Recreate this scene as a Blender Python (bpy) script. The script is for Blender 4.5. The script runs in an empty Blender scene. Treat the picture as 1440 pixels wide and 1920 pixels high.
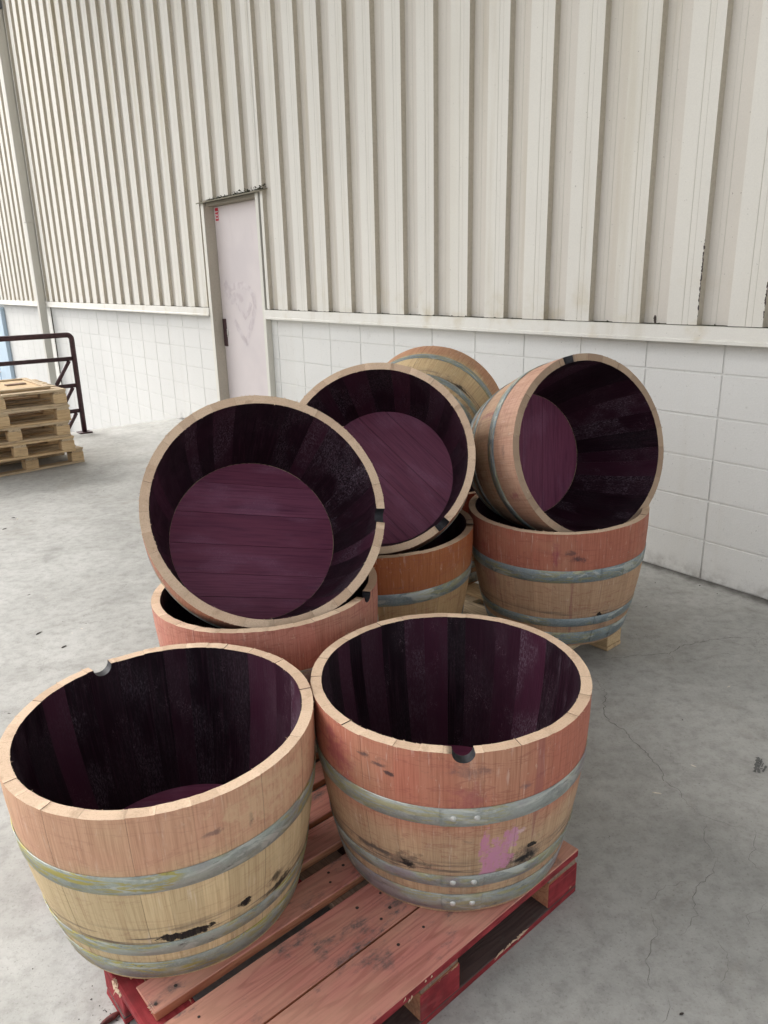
import bpy, bmesh, math, random
from mathutils import Vector, Matrix, Euler

random.seed(7)
S = bpy.context.scene
COL = S.collection
PI = math.pi

# ------------------------------------------------------------------ camera
PITCH, ROLL, CAM_H = 0.3014369, -0.0237628, 1.4818
F = Vector((0, math.cos(PITCH), -math.sin(PITCH)))
R0 = Vector((1, 0, 0)); U0 = Vector((0, math.sin(PITCH), math.cos(PITCH)))
RV = R0 * math.cos(ROLL) + U0 * math.sin(ROLL)
UV_ = -R0 * math.sin(ROLL) + U0 * math.cos(ROLL)
cd = bpy.data.cameras.new('camera')
cam = bpy.data.objects.new('camera', cd)
COL.objects.link(cam)
cam.matrix_world = Matrix(((RV.x, UV_.x, -F.x, 0), (RV.y, UV_.y, -F.y, 0), (RV.z, UV_.z, -F.z, CAM_H), (0, 0, 0, 1)))
cd.sensor_fit = 'HORIZONTAL'; cd.sensor_width = 36.0
cd.lens = 1415.63 / 1440 * 36
cd.clip_start = 0.05; cd.clip_end = 2000
S.camera = cam

# ------------------------------------------------------------------ wall frame: u along the wall, y out of the wall, z up
AZ = 0.651105
WD = 3.3805
N3 = Vector((math.cos(AZ), math.sin(AZ), 0)); D3 = Vector((-math.sin(AZ), math.cos(AZ), 0))
def W(u, y, z):
    return N3 * (WD - y) + D3 * u + Vector((0, 0, z))

# ------------------------------------------------------------------ sky, sun, exposure
SUN_EL = math.radians(48)
SUN_DIR = (D3 * 0.95 - N3 * 0.31).normalized()          # horizontal direction towards the sun
sun_az = math.atan2(SUN_DIR.x, SUN_DIR.y)
world = bpy.data.worlds.new('World'); S.world = world
world.use_nodes = True
wn = world.node_tree.nodes; wl = world.node_tree.links
wn.clear()
sky = wn.new('ShaderNodeTexSky'); sky.sky_type = 'NISHITA'; sky.sun_disc = False
sky.sun_elevation = SUN_EL; sky.sun_rotation = sun_az
sky.air_density = 1.0; sky.dust_density = 6.0; sky.ozone_density = 1.0
hsv = wn.new('ShaderNodeHueSaturation'); hsv.inputs['Saturation'].default_value = 0.22
bg = wn.new('ShaderNodeBackground'); bg.inputs['Strength'].default_value = 0.15
wo = wn.new('ShaderNodeOutputWorld')
wl.new(sky.outputs[0], hsv.inputs['Color']); wl.new(hsv.outputs[0], bg.inputs['Color']); wl.new(bg.outputs[0], wo.inputs['Surface'])
sl = bpy.data.lights.new('sun', 'SUN'); sl.energy = 0.5; sl.angle = math.radians(35); sl.color = (1.0, 0.97, 0.92)
so = bpy.data.objects.new('sun', sl); COL.objects.link(so)
sd = Vector((SUN_DIR.x * math.cos(SUN_EL), SUN_DIR.y * math.cos(SUN_EL), math.sin(SUN_EL)))
so.rotation_euler = sd.to_track_quat('Z', 'Y').to_euler(); so.location = (0, 0, 12)
S.view_settings.view_transform = 'Standard'; S.view_settings.look = 'None'
S.view_settings.gamma = 1.0; S.view_settings.use_curve_mapping = False
S.view_settings.exposure = 1.40
S.cycles.max_bounces = 8; S.cycles.diffuse_bounces = 6

# ------------------------------------------------------------------ node helpers
class NT:
    def __init__(self, name):
        self.m = bpy.data.materials.new(name); self.m.use_nodes = True
        self.t = self.m.node_tree; self.t.nodes.clear()
        self.out = self.t.nodes.new('ShaderNodeOutputMaterial')
        self.b = self.t.nodes.new('ShaderNodeBsdfPrincipled')
        self.t.links.new(self.b.outputs[0], self.out.inputs['Surface'])
    def put(self, sock, v):
        if isinstance(v, bpy.types.NodeSocket): self.t.links.new(v, sock)
        elif v is not None:
            if isinstance(v, (tuple, list)) and len(v) == 3 and sock.type == 'RGBA': v = (*v, 1)
            sock.default_value = v
    def n(self, typ, props=None, **ins):
        nd = self.t.nodes.new(typ)
        for k, v in (props or {}).items(): setattr(nd, k, v)
        for k, v in ins.items():
            key = k.replace('_', ' ')
            if k[0] == 'i' and k[1:].isdigit(): self.put(nd.inputs[int(k[1:])], v)
            else: self.put(nd.inputs[key], v)
        return nd
    def math(self, op, a, b=None, c=None, clamp=False):
        nd = self.n('ShaderNodeMath', {'operation': op, 'use_clamp': clamp}, i0=a)
        if b is not None: self.put(nd.inputs[1], b)
        if c is not None: self.put(nd.inputs[2], c)
        return nd.outputs[0]
    def vmath(self, op, a, b=None):
        nd = self.n('ShaderNodeVectorMath', {'operation': op}, i0=a)
        if b is not None: self.put(nd.inputs[1], b)
        return nd.outputs['Value'] if op in ('LENGTH', 'DOT_PRODUCT', 'DISTANCE') else nd.outputs[0]
    def mix(self, f, a, b, mode='MIX'):
        nd = self.n('ShaderNodeMix', {'data_type': 'RGBA', 'blend_type': mode})
        self.put(nd.inputs[0], f); self.put(nd.inputs[6], a); self.put(nd.inputs[7], b)
        return nd.outputs[2]
    def noise(self, vec, scale=5, detail=4, rough=0.55, dist=0.0, color=False):
        nd = self.n('ShaderNodeTexNoise', {}, Vector=vec, Scale=scale, Detail=detail, Roughness=rough, Distortion=dist)
        return nd.outputs['Color' if color else 'Fac']
    def mapr(self, v, a, b, c=0.0, d=1.0, smooth=True):
        nd = self.n('ShaderNodeMapRange', {'interpolation_type': 'SMOOTHSTEP' if smooth else 'LINEAR'})
        for i, x in enumerate((v, a, b, c, d)): self.put(nd.inputs[i], x)
        return nd.outputs[0]
    def scale(self, vec, s, loc=(0, 0, 0)):
        nd = self.n('ShaderNodeMapping', {}, Vector=vec, Scale=s, Location=loc)
        return nd.outputs[0]
    def xyz(self, v):
        nd = self.n('ShaderNodeSeparateXYZ', {}, Vector=v); return nd.outputs
    def obj(self): return self.n('ShaderNodeTexCoord').outputs['Object']
    def uv(self): return self.n('ShaderNodeTexCoord').outputs['UV']
    def pos(self): return self.n('ShaderNodeNewGeometry').outputs['Position']
    def rnd(self): return self.n('ShaderNodeObjectInfo').outputs['Random']
    def bump(self, h, strength=0.4, dist=0.002):
        nd = self.n('ShaderNodeBump', {}, Height=h, Strength=strength, Distance=dist)
        self.put(self.b.inputs['Normal'], nd.outputs[0])
    def fin(self, col, rough=0.7, spec=0.3, metal=0.0):
        self.put(self.b.inputs['Base Color'], col); self.put(self.b.inputs['Roughness'], rough)
        self.put(self.b.inputs['Specular IOR Level'], spec); self.put(self.b.inputs['Metallic'], metal)
        return self.m

def plain(name, col, rough=0.6, var=0.15, scale=30.0, spec=0.3, metal=0.0):
    k = NT(name); p = k.pos()
    n = k.noise(p, scale, 4)
    c = k.mix(k.mapr(n, .3, .7), tuple(x * (1 - var) for x in col), tuple(min(1, x * (1 + var)) for x in col))
    k.bump(n, .15, .001)
    return k.fin(c, rough, spec, metal)

# ---- painted wall
def wall_paint(name, base, dirt=(0.45, 0.38, 0.26), streak=0.35, speck=True, grime=0.0, base_grime=0.0, bumpd=0.0012):
    k = NT(name); p = k.pos()
    st = k.noise(k.scale(p, (7, 7, 0.45)), 1.0, 5, .6)
    big = k.noise(p, 0.55, 3)
    c = k.mix(k.mapr(big, .35, .7), base, tuple(x * .93 for x in base))
    c = k.mix(k.math('MULTIPLY', k.mapr(st, .52, .80), streak), c, dirt)
    z = k.xyz(p)[2]
    if streak > 0.2:                      # yellowish run-off stains under the eaves
        y = k.noise(k.scale(p, (2.6, 2.6, 0.25), (3, 1, 0)), 1.0, 4, .6)
        f = k.math('MULTIPLY', k.mapr(y, .50, .74), k.mapr(z, 1.4, 4.2, 0.08, 0.50))
        c = k.mix(f, c, (0.47, 0.41, 0.25))
        f2 = k.math('MULTIPLY', k.mapr(k.noise(p, 5.0, 4), .5, .8), k.mapr(z, 1.55, 1.24, 0, 0.55))
        c = k.mix(f2, c, (0.50, 0.41, 0.24))
    if base_grime:
        f3 = k.math('MULTIPLY', k.mapr(k.noise(p, 9, 5, .7), .4, .7), k.math('MULTIPLY', k.mapr(z, 0.13, 0.0, 0, base_grime), k.mapr(k.vmath('DOT_PRODUCT', p, tuple(D3)), DOCK_EDGE + .02, DOCK_EDGE)))
        c = k.mix(f3, c, (0.22, 0.20, 0.17))
        f4 = k.math('MULTIPLY', k.mapr(k.noise(p, 13, 6, .75), .62, .74), .30)
        c = k.mix(f4, c, (0.46, 0.445, 0.41))
        c = k.mix(k.mapr(k.noise(p, 48, 5, .7), .62, .70, 0, .38), c, (0.36, 0.35, 0.32))
        sw = k.noise(k.scale(k.vmath('ADD', p, k.vmath('MULTIPLY', k.noise(p, 3, 3, color=True), (.5, .5, .5))), (5, 5, 16)), 1.0, 6, .7)
        c = k.mix(k.mapr(sw, .60, .74, 0, .38), c, (0.50, 0.485, 0.45))
    if grime:
        c = k.mix(k.mapr(k.noise(p, 60, 4, .7), .35, .75, 0.4 * grime, grime), c, (0.13, 0.105, 0.07))
    if speck:
        v = k.noise(p, 75, 3, .6)
        c = k.mix(k.mapr(v, .71, .75, 0, .7), c, (0.16, 0.14, 0.12))
    fine = k.noise(p, 160, 3, .6)
    c = k.mix(k.mapr(fine, .3, .7, 0, .10), c, (0.35, 0.34, 0.31))
    r = k.rnd()
    c = k.mix(k.math('MULTIPLY', r, .07), c, (0.42, 0.40, 0.36))
    k.bump(k.noise(p, 110, 5, .65), .35, bumpd)
    return k.fin(c, .62, .3)

M = {}
DOCK_EDGE = 8.22
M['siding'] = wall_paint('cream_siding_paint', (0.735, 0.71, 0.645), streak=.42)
M['siding_side'] = wall_paint('grimy_shaded_siding_paint', (0.60, 0.55, 0.46), grime=.30, speck=False)  # right-facing rib sides: grime plus their shade put into the colour
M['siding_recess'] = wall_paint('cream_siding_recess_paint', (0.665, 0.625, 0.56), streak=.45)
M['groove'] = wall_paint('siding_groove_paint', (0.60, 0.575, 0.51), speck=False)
M['flash'] = wall_paint('flashing_paint', (0.76, 0.74, 0.68), streak=.30)
M['block'] = wall_paint('painted_block', (0.715, 0.71, 0.68), streak=.10, base_grime=.55, bumpd=.003)
M['mortar'] = wall_paint('painted_mortar', (0.675, 0.67, 0.64), streak=.08, speck=False, base_grime=.6, bumpd=.002)
M['jamb'] = wall_paint('frame_paint', (0.72, 0.70, 0.63), streak=.15)
M['jamb_reveal'] = wall_paint('shaded_frame_reveal_paint', (0.55, 0.50, 0.42), streak=.15, grime=.25)  # left reveal: its shade painted as a darker frame colour
M['cap'] = wall_paint('drip_cap_paint', (0.26, 0.245, 0.19), streak=.5, grime=.5)
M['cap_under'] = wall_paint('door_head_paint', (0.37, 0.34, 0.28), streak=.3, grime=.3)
for _m in ('cap', 'cap_under'):
    for _n in M[_m].node_tree.nodes:
        if _n.type == 'BSDF_PRINCIPLED': _n.inputs['Roughness'].default_value = .95; _n.inputs['Specular IOR Level'].default_value = .05
M['moss_shade'] = plain('dark_moss_and_shade', (0.055, 0.055, 0.035), .95, .5, 60)  # moss and grime; also colours the strips that stand in for shade
M['pipe'] = wall_paint('downspout_paint', (0.62, 0.60, 0.54), streak=.12, speck=False)
M['grey_metal'] = plain('grey_metal', (0.16, 0.17, 0.18), .5)
M['maroon'] = plain('maroon_metal_paint', (0.050, 0.020, 0.024), .45, .3, 40, .45)
M['steel'] = plain('dull_steel', (0.58, 0.58, 0.55), .4, .1, 40, .5, .4)
M['seal'] = plain('straw_seal', (0.50, 0.40, 0.25), .8)
M['red_ink'] = plain('red_ink', (0.52, 0.012, 0.04), .5, .05)
M['white_ink'] = plain('white_vinyl', (0.72, 0.60, 0.60), .5, .05)
M['canopy'] = plain('assumed_canopy_deck', (0.50, 0.49, 0.46), .7, .05, 3)
M['crack'] = plain('crack_dirt', (0.085, 0.08, 0.072), .95, .3, 90)
M['scuff'] = plain('dark_scuff', (0.125, 0.125, 0.12), .9, .25, 120)
M['blue_door'] = plain('pale_blue_paint', (0.50, 0.62, 0.72), .5, .06, 2)
M['white_door'] = plain('white_frame_paint', (0.74, 0.75, 0.75), .5, .05, 2)

def door_mat():
    k = NT('lilac_grey_door_paint'); p = k.pos()
    c = k.mix(k.mapr(k.noise(p, 1.6, 4), .4, .7), (0.64, 0.58, 0.57), (0.58, 0.525, 0.525))
    c = k.mix(k.mapr(k.noise(k.scale(p, (2, 2, .7)), 3, 5, .6), .55, .75, 0, .30), c, (0.50, 0.43, 0.44))
    k.bump(k.noise(p, 60, 4), .1, .001)
    return k.fin(c, .5, .35)
M['door'] = door_mat()
k = NT('faded_lilac_smear'); p = k.pos()
M['smear'] = k.fin(k.mix(k.mapr(k.noise(p, 14, 4), .35, .65), (0.625, 0.57, 0.57), (0.525, 0.462, 0.468)), .5)

def concrete():
    k = NT('worn_concrete'); p = k.pos()
    a = k.noise(p, 0.9, 6, .62, .4)
    b = k.noise(k.scale(p, (1, 1, 1), (5, 2, 0)), 3.5, 7, .68, .6)
    c = k.noise(p, 22, 6, .7)
    d = k.noise(p, 130, 4, .7)
    col = k.mix(k.mapr(a, .35, .68), (0.37, 0.365, 0.342), (0.465, 0.462, 0.438))
    col = k.mix(k.mapr(b, .42, .66, 0, .30), col, (0.27, 0.27, 0.255))
    col = k.mix(k.mapr(b, .54, .36, 0, .22), col, (0.50, 0.50, 0.48))
    col = k.mix(k.mapr(c, .40, .72, 0, .42), col, (0.185, 0.180, 0.165))
    col = k.mix(k.mapr(k.noise(k.scale(p, (1, 1, 1), (2.2, 7.7, 0)), 1.7, 7, .72, 1.2), .54, .70, 0, .30), col, (0.25, 0.225, 0.185))
    col = k.mix(k.mapr(c, .28, .42, .30, 0), col, (0.47, 0.465, 0.44))
    col = k.mix(k.mapr(d, .54, .72, 0, .55), col, (0.17, 0.165, 0.15))
    col = k.mix(k.mapr(d, .26, .40, .30, 0), col, (0.52, 0.51, 0.48))
    # brush / trowel strokes
    tr = k.noise(k.scale(k.vmath('ADD', p, k.vmath('SCALE', k.noise(p, 2.0, 2, color=True), None)), (9, 30, 1)), 1.0, 5, .7)
    col = k.mix(k.mapr(tr, .52, .75, 0, .22), col, (0.50, 0.495, 0.47))
    # oily stains
    s1 = k.mapr(k.noise(k.scale(p, (1, 1, 1), (9.1, 4.2, 0)), 2.6, 4, .5), .63, .74, 0, .38)
    col = k.mix(s1, col, (0.16, 0.155, 0.14))
    # hairline crazing here and there
    wp = k.vmath('ADD', p, k.n('ShaderNodeVectorMath', {'operation': 'MULTIPLY'}, i0=k.noise(p, 4, 5, .7, color=True), i1=(.28, .28, .28)).outputs[0])
    vo = k.n('ShaderNodeTexVoronoi', {'feature': 'DISTANCE_TO_EDGE'}, Vector=wp, Scale=1.9).outputs['Distance']
    msk = k.mapr(k.noise(p, 1.1, 3), .50, .60)
    cr = k.math('MULTIPLY', k.mapr(vo, .0028, .0006), msk)
    col = k.mix(k.math('MULTIPLY', cr, .42), col, (0.10, 0.095, 0.085))
    # dirt gathered along the foot of the wall
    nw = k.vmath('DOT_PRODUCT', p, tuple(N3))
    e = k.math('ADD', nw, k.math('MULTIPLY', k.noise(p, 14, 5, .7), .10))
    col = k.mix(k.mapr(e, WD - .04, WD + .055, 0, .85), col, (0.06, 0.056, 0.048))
    hh = k.math('ADD', k.math('MULTIPLY', c, .6), k.math('MULTIPLY', d, .4))
    hh = k.math('SUBTRACT', hh, k.math('MULTIPLY', cr, .5))
    k.bump(hh, .45, .003)
    return k.fin(col, k.mapr(b, .3, .7, .62, .85), .28)
M['concrete'] = concrete()
k = NT('yard_asphalt'); p = k.pos()
M['yard'] = k.fin(k.mix(k.noise(p, 1.5, 6), (0.07, 0.07, 0.068), (0.11, 0.11, 0.107)), .9)

# ---- pallet timber: grain runs along local X
def timber(name, a, b, ring=(0.30, 0.20, 0.12), stain=None, stain_amt=0.0, dirt=0.35, rough=.75, paint=None, wear=.2, dirtcol=(0.10, 0.085, 0.075)):
    k = NT(name); r = k.rnd()
    off = k.n('ShaderNodeCombineXYZ', {}, X=k.math('MULTIPLY', r, 37.0), Y=k.math('MULTIPLY', r, 91.0), Z=k.math('MULTIPLY', r, 53.0)).outputs[0]
    o = k.vmath('ADD', k.obj(), off)
    lo = k.noise(k.scale(o, (0.9, 9, 9)), 1.0, 3, .5)
    rings = k.math('SINE', k.math('MULTIPLY', lo, 120.0))
    rings = k.mapr(rings, 0.1, 1.0)
    fine = k.noise(k.scale(o, (6, 190, 190)), 1.0, 4, .6)
    tone = k.math('ADD', k.math('MULTIPLY', r, .5), k.math('MULTIPLY', k.noise(k.scale(o, (1, 5, 5)), 1.2, 3), .5))
    c = k.mix(tone, a, b)
    c = k.mix(k.math('MULTIPLY', rings, .38), c, ring)
    c = k.mix(k.mapr(fine, .42, .72, 0, .30), c, tuple(x * .6 for x in ring))
    if stain:
        s = k.noise(k.scale(o, (2.2, 5, 5)), 1.4, 5, .6)
        c = k.mix(k.mapr(s, .30, .62, 0, stain_amt), c, stain)
    if paint:
        w = k.noise(k.scale(o, (7, 16, 16)), 1.6, 5, .68)
        pc = k.mix(k.mapr(k.noise(o, 25, 4), .3, .7), paint, tuple(x * .62 for x in paint))
        pc = k.mix(k.math('MULTIPLY', rings, .30), pc, tuple(min(1, x * 1.5 + .02) for x in paint))
        c = k.mix(k.mapr(w, .66 - wear * .3, .70 - wear * .3, 1, 0), c, pc)
    if dirt:
        d1 = k.noise(k.scale(o, (7, 12, 12)), 1.0, 6, .72)
        d2 = k.noise(k.scale(o, (26, 60, 60)), 1.0, 4, .7)
        c = k.mix(k.math('MULTIPLY', k.mapr(d1, .52, .70), k.mapr(d2, .35, .6, .3, dirt * 2.0), clamp=True), c, dirtcol)
    k.bump(k.math('ADD', fine, k.math('MULTIPLY', rings, .35)), .5, .0012)
    return k.fin(c, rough, .22)
M['red_top'] = timber('pink_stained_deck', (0.63, 0.285, 0.23), (0.50, 0.175, 0.148), (0.27, 0.075, 0.06), (0.57, 0.34, 0.23), .55, .65, dirtcol=(0.15, 0.115, 0.11))
M['red_paint'] = timber('red_painted_timber', (0.55, 0.38, 0.22), (0.50, 0.30, 0.17), paint=(0.29, 0.034, 0.040), wear=.05, dirt=.15, ring=(.3, .15, .08))
M['raw_edge'] = timber('raw_timber_edge', (0.58, 0.33, 0.18), (0.48, 0.20, 0.11), (0.28, 0.10, 0.055), (0.35, 0.05, 0.04), .35, .2)
M['brown_board'] = timber('brown_under_board', (0.30, 0.21, 0.15), (0.24, 0.16, 0.12), (0.13, 0.085, 0.06), None, 0, .4)
M['dark_board'] = timber('dark_bottom_board', (0.13, 0.085, 0.075), (0.09, 0.06, 0.055), (0.05, 0.03, 0.03), None, 0, .5)  # dark tone for bottom board tops and inner panel boards
M['raw_pallet'] = timber('pale_pine_timber', (0.68, 0.51, 0.31), (0.57, 0.40, 0.22), (0.42, 0.26, 0.13), None, 0, .25)
M['raw_grey'] = timber('weathered_pine_timber', (0.64, 0.52, 0.36), (0.52, 0.39, 0.24), (0.27, 0.19, 0.12), None, 0, .35)
M['nail'] = plain('nail_rust', (0.06, 0.045, 0.04), .7)

# ---- barrel materials
def lin(r, g, b):
    f = lambda c: ((c / 255 + .055) / 1.055) ** 2.4 if c > 10 else c / 255 / 12.92
    return (f(r), f(g), f(b))

def stave_outer(name, low, high, zb=.305, amt=1.0, below=0.0, wine=0.25, spots=(), dark=.35, soft=.05, seedoff=0.0):
    k = NT(name); uv = k.uv(); r = k.rnd()
    X, Z, _ = k.xyz(uv)
    base = k.n('ShaderNodeCombineXYZ', {}, X=X, Y=Z, Z=seedoff).outputs[0]
    offr = k.n('ShaderNodeCombineXYZ', {}, X=X, Y=Z, Z=k.math('MULTIPLY', r, 30.0)).outputs[0]
    grain = k.noise(k.scale(offr, (260, 7, 1)), 1.0, 4, .6)
    grain2 = k.noise(k.scale(offr, (70, 2.2, 1)), 1.0, 4, .6, .3)
    fleck = k.noise(k.scale(offr, (130, 42, 1)), 1.0, 3, .5, .8)
    blot = k.noise(k.scale(base, (7, 5, 1)), 1.0, 5, .6)
    edge = k.math('ADD', Z, k.math('MULTIPLY', k.math('SUBTRACT', blot, .5), .12))
    f = k.mapr(edge, zb - soft, zb + soft, below, amt)
    f = k.math('MULTIPLY', f, k.mapr(k.noise(k.scale(base, (3.1, 2.5, 1), (4, 0, 0)), 1.0, 4), .28, .50, .62, 1.0))
    f = k.math('MULTIPLY', f, k.mapr(r, 0, 1, .88, 1.0))
    lowv = k.mix(k.mapr(r, 0, 1), tuple(x * .90 for x in low), tuple(min(1, x * 1.08) for x in low))
    c = k.mix(f, lowv, high)
    wn_ = k.noise(k.scale(base, (5, 2.4, 1), (8, 3, 0)), 1.0, 5, .62)
    c = k.mix(k.mapr(wn_, .57, .74, 0, wine), c, (0.23, 0.045, 0.075))
    c = k.mix(k.mapr(grain, .40, .70, 0, .42), c, k.mix(1.0, c, (0.52, 0.40, 0.34), 'MULTIPLY'))
    c = k.mix(k.mapr(grain2, .50, .72, 0, .30), c, k.mix(1.0, c, (0.58, 0.44, 0.38), 'MULTIPLY'))
    c = k.mix(k.mapr(fleck, .64, .72, 0, .30), c, (0.66, 0.48, 0.36))
    wav = k.noise(k.scale(base, (4, 26, 1), (6, 1, 0)), 1.0, 4, .55, 1.4)
    c = k.mix(k.math('MULTIPLY', k.mapr(k.math('ABSOLUTE', k.math('SUBTRACT', wav, .5)), .022, .004), .34 if wine > .1 else .16), c, (0.24, 0.07, 0.06))
    gl = k.noise(k.scale(base, (10, 14, 1), (2, 9, 0)), 1.0, 5, .68)
    c = k.mix(k.math('MULTIPLY', k.mapr(gl, .46, .66), k.mapr(Z, .20, .10, 0, dark * 1.3), clamp=True), c, (0.20, 0.155, 0.12))
    lt = k.noise(k.scale(offr, (110, 12, 1), (4, 4, 0)), 1.0, 5, .6, .3)
    c = k.mix(k.mapr(lt, .58, .72, 0, .15), c, k.mix(1.0, c, (1.0, .93, .84), 'SCREEN'))
    # wine weeping out of a few joints
    st_ = k.mapr(k.noise(k.scale(base, (26, 1.2, 1), (11, 5, 0)), 1.0, 4, .6), .64, .70, 0, min(.4, wine * .9))
    c = k.mix(st_, c, (0.19, 0.045, 0.075))
    sc = k.noise(k.scale(base, (16, 34, 1), (1, 7, 0)), 1.0, 6, .72, .5)
    c = k.mix(k.mapr(sc, .60, .70, 0, dark), c, (0.12, 0.095, 0.085))
    ln = k.noise(k.scale(base, (6, 110, 1), (2, 2, 0)), 1.0, 4, .6)
    zone = k.math('MULTIPLY', k.mapr(Z, .118, .128), k.mapr(Z, .185, .140))
    c = k.mix(k.math('MULTIPLY', k.mapr(ln, .46, .66), k.math('MULTIPLY', zone, .85)), c, (0.10, 0.08, 0.07))
    for (ph, z0, ru, rz, st, colr) in spots:
        dn = k.n('ShaderNodeVectorMath', {'operation': 'SUBTRACT'}, i0=k.noise(k.scale(base, (26, 34, 1)), 1.0, 6, .74, .4, color=True), i1=(.5, .5, .5)).outputs[0]
        dn = k.n('ShaderNodeVectorMath', {'operation': 'MULTIPLY'}, i0=dn, i1=(3.4 * ru, 3.4 * rz, 0)).outputs[0]
        q = k.vmath('ADD', uv, dn)
        q = k.vmath('SUBTRACT', q, (ph * .33, z0, 0))
        q = k.n('ShaderNodeVectorMath', {'operation': 'DIVIDE'}, i0=q, i1=(ru, rz, 1)).outputs[0]
        dd = k.vmath('LENGTH', q)
        fine = k.mapr(grain, .25, .6, .90, 1)
        sharp = colr is None
        g = k.mapr(dd, 1.0, .35 if st < 1 else .86, 0, min(st, 1))
        if colr and sum(colr) > .3: g = k.math('MULTIPLY', g, k.mapr(k.noise(k.scale(base, (95, 60, 1)), 1.0, 5, .7), .34, .52, .30, .95))
        c = k.mix(k.math('MULTIPLY', g, fine), c, colr or (0.012, 0.010, 0.012))
    k.bump(k.math('ADD', k.math('MULTIPLY', grain, .7), k.math('MULTIPLY', grain2, .5)), .55, .0009)
    return k.fin(c, .68, .25)

def stave_inner():
    k = NT('wine_black_stave_inside'); uv = k.uv(); r = k.rnd()
    X, Z, _ = k.xyz(uv)
    offr = k.n('ShaderNodeCombineXYZ', {}, X=X, Y=Z, Z=k.math('MULTIPLY', r, 40.0)).outputs[0]
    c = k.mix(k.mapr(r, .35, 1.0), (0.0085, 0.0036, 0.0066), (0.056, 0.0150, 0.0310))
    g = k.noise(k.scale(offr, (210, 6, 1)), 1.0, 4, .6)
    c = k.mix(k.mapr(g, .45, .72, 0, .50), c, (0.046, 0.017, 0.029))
    patch = k.noise(k.scale(offr, (9, 5, 1)), 1.0, 4, .6)
    sp = k.noise(k.scale(offr, (260, 90, 1)), 1.0, 6, .80)
    ray = k.noise(k.scale(offr, (60, 34, 1)), 1.0, 3, .5, 2.2)
    m1 = k.math('MULTIPLY', k.mapr(patch, .40, .60), k.mapr(sp, .46, .62))
    r2 = k.math('FRACT', k.math('MULTIPLY', r, 7.31))
    m1 = k.math('MULTIPLY', m1, k.mapr(r2, .35, .95, .12, .85))
    c = k.mix(m1, c, (0.17, 0.125, 0.16))
    rl = k.math('ABSOLUTE', k.math('SUBTRACT', ray, .5))
    m2 = k.math('MULTIPLY', k.mapr(rl, .012, .003), k.mapr(k.noise(k.scale(offr, (14, 9, 1), (3, 3, 0)), 1, 3), .55, .66))
    c = k.mix(k.math('MULTIPLY', m2, .5), c, (0.22, 0.15, 0.18))
    k.bump(k.math('ADD', g, k.math('MULTIPLY', m1, .5)), .7, .0012)
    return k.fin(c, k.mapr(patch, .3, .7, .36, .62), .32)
M['inner'] = stave_inner()

def head_mat():
    k = NT('purple_wine_stained_head'); uv = k.uv(); r = k.rnd()
    X, Y, _ = k.xyz(uv)
    o = k.n('ShaderNodeCombineXYZ', {}, X=X, Y=Y, Z=k.math('MULTIPLY', r, 25.0)).outputs[0]
    g = k.noise(k.scale(o, (7, 230, 1)), 1.0, 4, .6)
    g2 = k.noise(k.scale(o, (3, 40, 1)), 1.0, 4, .6, .6)
    lo = k.noise(k.scale(o, (5, 12, 1)), 1.0, 3, .5)
    c = k.mix(k.mapr(r, 0, 1), (0.205, 0.044, 0.092), (0.240, 0.062, 0.120))
    c = k.mix(k.mapr(g, .42, .72, 0, .60), c, (0.095, 0.016, 0.052))
    c = k.mix(k.mapr(g2, .52, .74, 0, .55), c, (0.095, 0.018, 0.055))
    rp = k.noise(k.scale(o, (42, 60, 1)), 1.0, 3, .5, 2.5)
    m = k.math('MULTIPLY', k.mapr(k.math('ABSOLUTE', k.math('SUBTRACT', rp, .5)), .02, .004), k.mapr(lo, .5, .62))
    c = k.mix(k.math('MULTIPLY', m, .45), c, (0.30, 0.17, 0.24))
    c = k.mix(k.mapr(lo, .45, .70, 0, .35), c, (0.33, 0.125, 0.22))
    k.bump(k.math('ADD', g, g2), .55, .001)
    return k.fin(c, .55, .35)
M['head'] = head_mat()

def rim_mat(name, a, b):
    k = NT(name); p = k.obj(); r = k.rnd()
    c = k.mix(k.mapr(r, 0, 1), a, b)
    n1 = k.noise(k.scale(p, (1, 1, 1)), 260, 4, .75); n2 = k.noise(p, 28, 4, .6); n3 = k.noise(p, 70, 4, .7)
    c = k.mix(k.mapr(n1, .45, .72, 0, .38), c, (0.34, 0.21, 0.13))
    c = k.mix(k.mapr(n2, .58, .72, 0, .40), c, (0.36, 0.23, 0.15))
    c = k.mix(k.mapr(n3, .62, .74, 0, .35), c, (0.78, 0.66, 0.50))
    k.bump(n1, .8, .0022)
    return k.fin(c, .8, .2)
M['rim'] = rim_mat('fresh_cut_oak', (0.68, 0.51, 0.365), (0.58, 0.42, 0.295))
M['rim_grey'] = rim_mat('weathered_cut_oak', (0.44, 0.325, 0.23), (0.34, 0.24, 0.17))
M['char'] = plain('charred_bung_hole', (0.016, 0.016, 0.020), .6, .4, 80, .4)

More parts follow.
